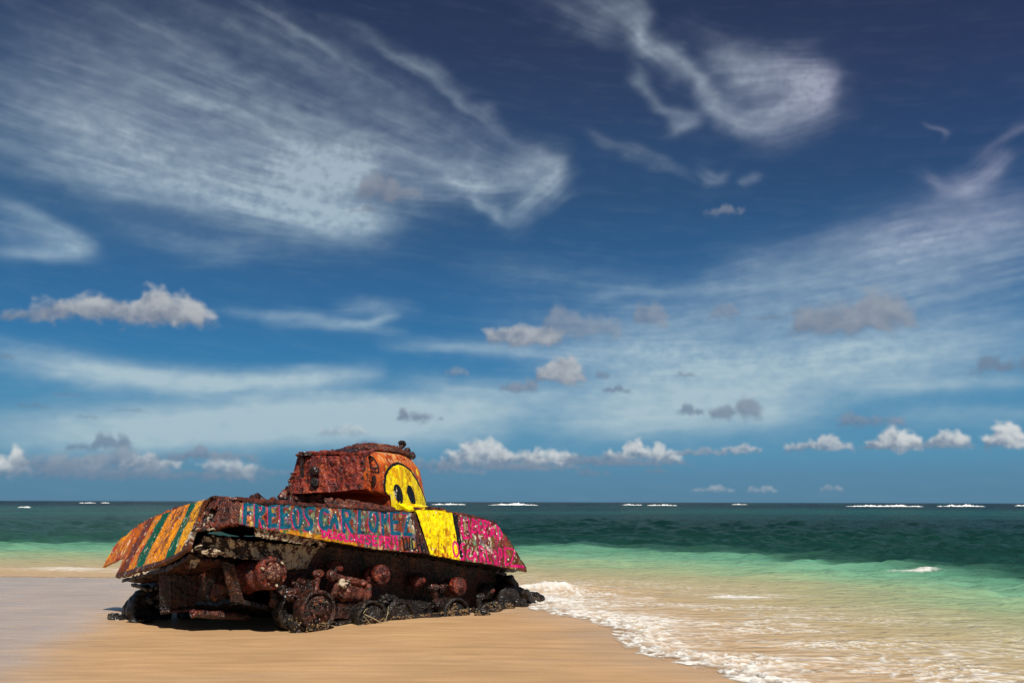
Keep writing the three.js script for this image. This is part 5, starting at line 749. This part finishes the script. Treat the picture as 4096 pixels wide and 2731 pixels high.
// hatch ring, knobs and scraps on the roof
const ring = sub(turret, 'hatch_ring', tg(join([turned([0.28, 2.29, 0.05], [0.3, 2.44, 0.05], [[0, 0.5], [0.15, 0.52], [0.5, 0.5], [0.62, 0.46], [0.66, 0.44], [0.95, 0.38], [1, 0.3], [1, 0]], 62, 0.012, 48), turned([0.28, 2.3, 0.05], [0.29, 2.385, 0.05], [[0, 0.4], [0, 0.56], [0.3, 0.575], [0.7, 0.56], [1, 0.5], [1, 0.3]], 63, 0.014, 48)])), RUST.brown);
sub(turret, 'roof_knob', tg(join([lump([0.62, 2.49, 0.3], [0.06, 0.065, 0.06], 64, 0.25), bar([0.5, 2.4, 0.25], [0.62, 2.46, 0.3], 0.04, 65, 0.012), lump([0.85, 2.39, 0.25], [0.07, 0.07, 0.06], 66, 0.3), lump([0.8, 2.32, 0.34], [0.12, 0.06, 0.08], 67, 0.4)])), RUST.dark);
sub(turret, 'roof_scrap', tg(join([sheet([[-0.6, 2.35, -0.2], [-0.5, 2.345, 0.2]], [[-0.35, 2.345, -0.2], [-0.3, 2.34, 0.25]], { nu: 14, nv: 8, t: 0.02, rag: 0.03, dent: 0.03, seed: 46 }), lump([-0.55, 2.31, 0.12], [0.2, 0.04, 0.3], 68, 0.35), lump([-0.45, 2.35, -0.05], [0.1, 0.018, 0.16], 69, 0.4)])), RUST.dark);
// splash plates on the hull roof round the turret's foot
part('splash_plate', join([sheet([[0.42, 1.66, 0.1], [0.6, 1.64, 0.18], [1.5, 1.52, 0.25]], [[0.42, 1.5, 0.16], [0.62, 1.49, 0.26], [1.5, 1.45, 0.3]], { nu: 40, nv: 6, t: 0.05, rag: 0.02, dent: 0.025, seed: 47 }), sheet([[-0.1, 1.56, -0.1], [0.45, 1.56, 0.05]], [[-0.1, 1.5, -0.05], [0.45, 1.48, 0.12]], { nu: 20, nv: 4, t: 0.05, rag: 0.03, dent: 0.03, seed: 48 })]), RUST.brown);
part('roof_wreckage', join([lump([-0.2, 1.5, -0.75], [0.2, 0.12, 0.2], 70, 0.4), lump([0.0, 1.52, -1.0], [0.25, 0.16, 0.2], 71, 0.4), lump([0.25, 1.45, -0.6], [0.3, 0.1, 0.3], 72, 0.35)]), RUST.dark);
// ---------------------------------------------------------------- small things round the wreck and breakers out on the reef
function rockThing(name, label, category, x, z, geos, mats, group, sink = 0) { const o = new THREE.Group(); o.name = numbered(name); o.position.set(x, sandHeight(x, z) - sink, z); scene.add(o); geos.forEach(([n, g, m, kind]) => { const q = meshOf(n, g, m, o); if (kind) q.userData.kind = kind; }); tag(o, label, category, group); return o; }
rockThing('rusted_lump', 'small black rusted lump alone on the sand at the far left of the wreck', 'scrap', -5.4, -12.95, [['lump', lump([0, 0.02, 0], [0.1, 0.065, 0.07], 131, 0.4), RUST.black]], 0);
rockThing('rusted_lump', 'jagged black scrap at the foot of the far front wheel', 'scrap', -4.98, -12.75, [['lump', join([lump([0, 0.01, 0], [0.14, 0.045, 0.07], 132, 0.6), lump([-0.1, 0.05, -0.05], [0.05, 0.06, 0.05], 133, 0.5)]), RUST.black]], 0);
const crusts = [[-0.27, -14.16, 0.13, 0.1, 'large dark barnacled chunk, nearest the foam of the chunks behind the wheels', 141], [-0.42, -13.66, 0.11, 0.06, 'low brown barnacled chunk nearest the camera, right of the last big wheel', 142], [-0.06, -14.5, 0.1, 0.055, 'small barnacled chunk at the right tip of the cluster by the swash', 143], [-0.13, -15.2, 0.1, 0.09, 'rounded black chunk at the foot of the sunken tail', 144]];
for (const [x, z, r, h, label, s] of crusts) rockThing('barnacled_chunk', label, 'scrap', x, z, [['chunk', lump([0, h * 0.4, 0], [r, h, r * 0.8], s, 0.35), RUST.black], ['barnacles', barnacles([[[0, h * 0.5, r * 0.62], [r * 1.7, h, r * 0.5], 70], [[0, h * 1.2, 0.02], [r, h * 0.3, r], 24]], s), barnacleM, 'stuff']], 'barnacled chunks by the rear wheels');
rockThing('barnacled_rock', 'long flat barnacled rock pointing into the foam behind the tail', 'rock', 0.34, -15.5, [['rock', join([lump([0.03, 0.07, 0], [0.16, 0.09, 0.12], 151, 0.3), lump([-0.18, 0.02, 0.02], [0.2, 0.045, 0.1], 152, 0.35)]), RUST.black], ['barnacles', barnacles([[[-0.05, 0.05, 0.1], [0.36, 0.06, 0.06], 80]], 153), barnacleM, 'stuff']], null);
const reedM = new THREE.MeshStandardMaterial({ name: 'dry reed', color: new THREE.Color(0.42, 0.33, 0.17), roughness: 0.7 });
const L2W = (p) => tank.localToWorld(V(p));
tank.updateMatrixWorld(true);
function reed(label, pts, r) { const o = new THREE.Group(), P = pts.map(L2W), b = P[0]; o.name = numbered('dry_reed'); o.position.copy(b); scene.add(o); meshOf('stalk', new THREE.TubeGeometry(new THREE.CatmullRomCurve3(P.map((p) => p.clone().sub(b))), 16, r, 6), reedM, o); tag(o, label, 'reed', 'dry reeds caught in the running gear'); }
reed('thick straight dry reed slanting down across the second wheel', [[0.74, 0.15, 0.66], [0.88, 0.085, 0.68], [1.03, 0.0, 0.7]], 0.0055);
reed('thin pale reed below the thick one on the second wheel', [[0.73, 0.13, 0.66], [0.79, 0.06, 0.68], [0.85, 0.0, 0.7]], 0.003);
reed('curved pale reed looping over the top of the second wheel', [[0.72, 0.165, 0.66], [0.755, 0.208, 0.66], [0.82, 0.212, 0.62]], 0.0035);
reed('short reed standing between the second and third wheels, leaning right', [[1.1, 0.02, 0.64], [1.13, 0.12, 0.63], [1.17, 0.22, 0.6]], 0.003);
reed('short reed between the second and third wheels, bent low', [[1.07, 0.02, 0.66], [1.1, 0.08, 0.65], [1.16, 0.15, 0.62]], 0.003);
rockThing('dry_twig', 'forked dark twig lying on the sand before the wreckage of the track', 'twig', -1.25, -13.18, [['twig', join([bar([-0.16, 0.012, 0.03], [0.12, 0.02, -0.02], 0.008, 3, 0.003), bar([-0.02, 0.015, 0], [0.14, 0.014, 0.05], 0.006, 4, 0.003), bar([-0.05, 0.015, 0.01], [-0.14, 0.02, -0.05], 0.005, 5, 0.002)]), RUST.brown]], null);
// breakers
const foamM = new THREE.MeshStandardMaterial({ name: 'white water', color: new THREE.Color(0.82, 0.83, 0.83), roughness: 0.9 });
function breaker(label, az, dist, width, height, seed) {
  const n = 90, m = 8, pos = [], idx = [], r = rng(seed);
  for (let i = 0; i <= n; i++) { const u = i / n, x = (u - 0.5) * width, env = Math.pow(Math.sin(Math.PI * u), 0.6) * Math.max(0.05, 0.55 + 0.6 * fbm(u * 4 + seed, 2.1, 4) + 0.3 * noise(u * 16, seed) + 0.2 * noise(u * 50, seed + 5)); for (let j = 0; j <= m; j++) { const v = j / m, a = Math.PI * v, h = Math.max(0.02, env) * height; pos.push(x + 0.2 * noise(u * 40, v * 5), Math.sin(a) * h * (0.85 + 0.3 * noise(u * 50 + seed, v * 4)) - 0.1, Math.cos(a) * height * 1.6 + 1.5 * noise(u * 4, seed) + (1 - Math.sin(a)) * height * 0.8 * noise(u * 22, v * 3 + seed)); } }
  for (let i = 0; i < n; i++) for (let j = 0; j < m; j++) { const a = i * (m + 1) + j, b = a + m + 1; idx.push(a, a + 1, b, a + 1, b + 1, b); }
  const g = new THREE.BufferGeometry(); g.setAttribute('position', new THREE.Float32BufferAttribute(pos, 3)); g.setIndex(idx); g.computeVertexNormals();
  const th = THREE.MathUtils.degToRad(az), o = meshOf('breaking_wave', g, foamM, scene); o.position.set(dist * Math.sin(th), 0, -dist * Math.cos(th)); o.rotation.y = -th; tag(o, label, 'wave', 'white breakers on the reef'); return o;
}
breaker('ragged white breaker on the reef just right of the turret', -3.93, 498, 20.2, 1.42, 15);
breaker('long solid white breaker above the yellow part of the hull side', 0.07, 454, 25.3, 1.73, 51);
breaker('low breaker, the longer of a touching pair over the reef', 7.4, 510, 14.1, 0.97, 64);
breaker('low breaker, the right one of a touching pair over the reef', 9.2, 456, 15.2, 1.3, 29);
breaker('small breaker on the horizon line between the pair and the longest breaker', 13.81, 705, 11.9, 1.34, 31);
breaker('longest breaker, very thin, over a turquoise patch of sea', 21.9, 434, 32.9, 1.45, 5);
breaker('thick breaker just right of the longest one', 25.83, 480, 21.3, 1.6, 16);
breaker('breaker cut off by the right edge of the view', 29.05, 609, 13.1, 1.45, 2);
breaker('nearer lone breaker at the far left of the sea', -27.63, 239, 3.6, 0.68, 37);
breaker('tiny breaker on the horizon, left one of two', -24.57, 705, 12.0, 1.01, 81);
breaker('tiny breaker on the horizon, right one of two', -23.67, 705, 6.7, 1.18, 34);
renderer.render(scene, camera);
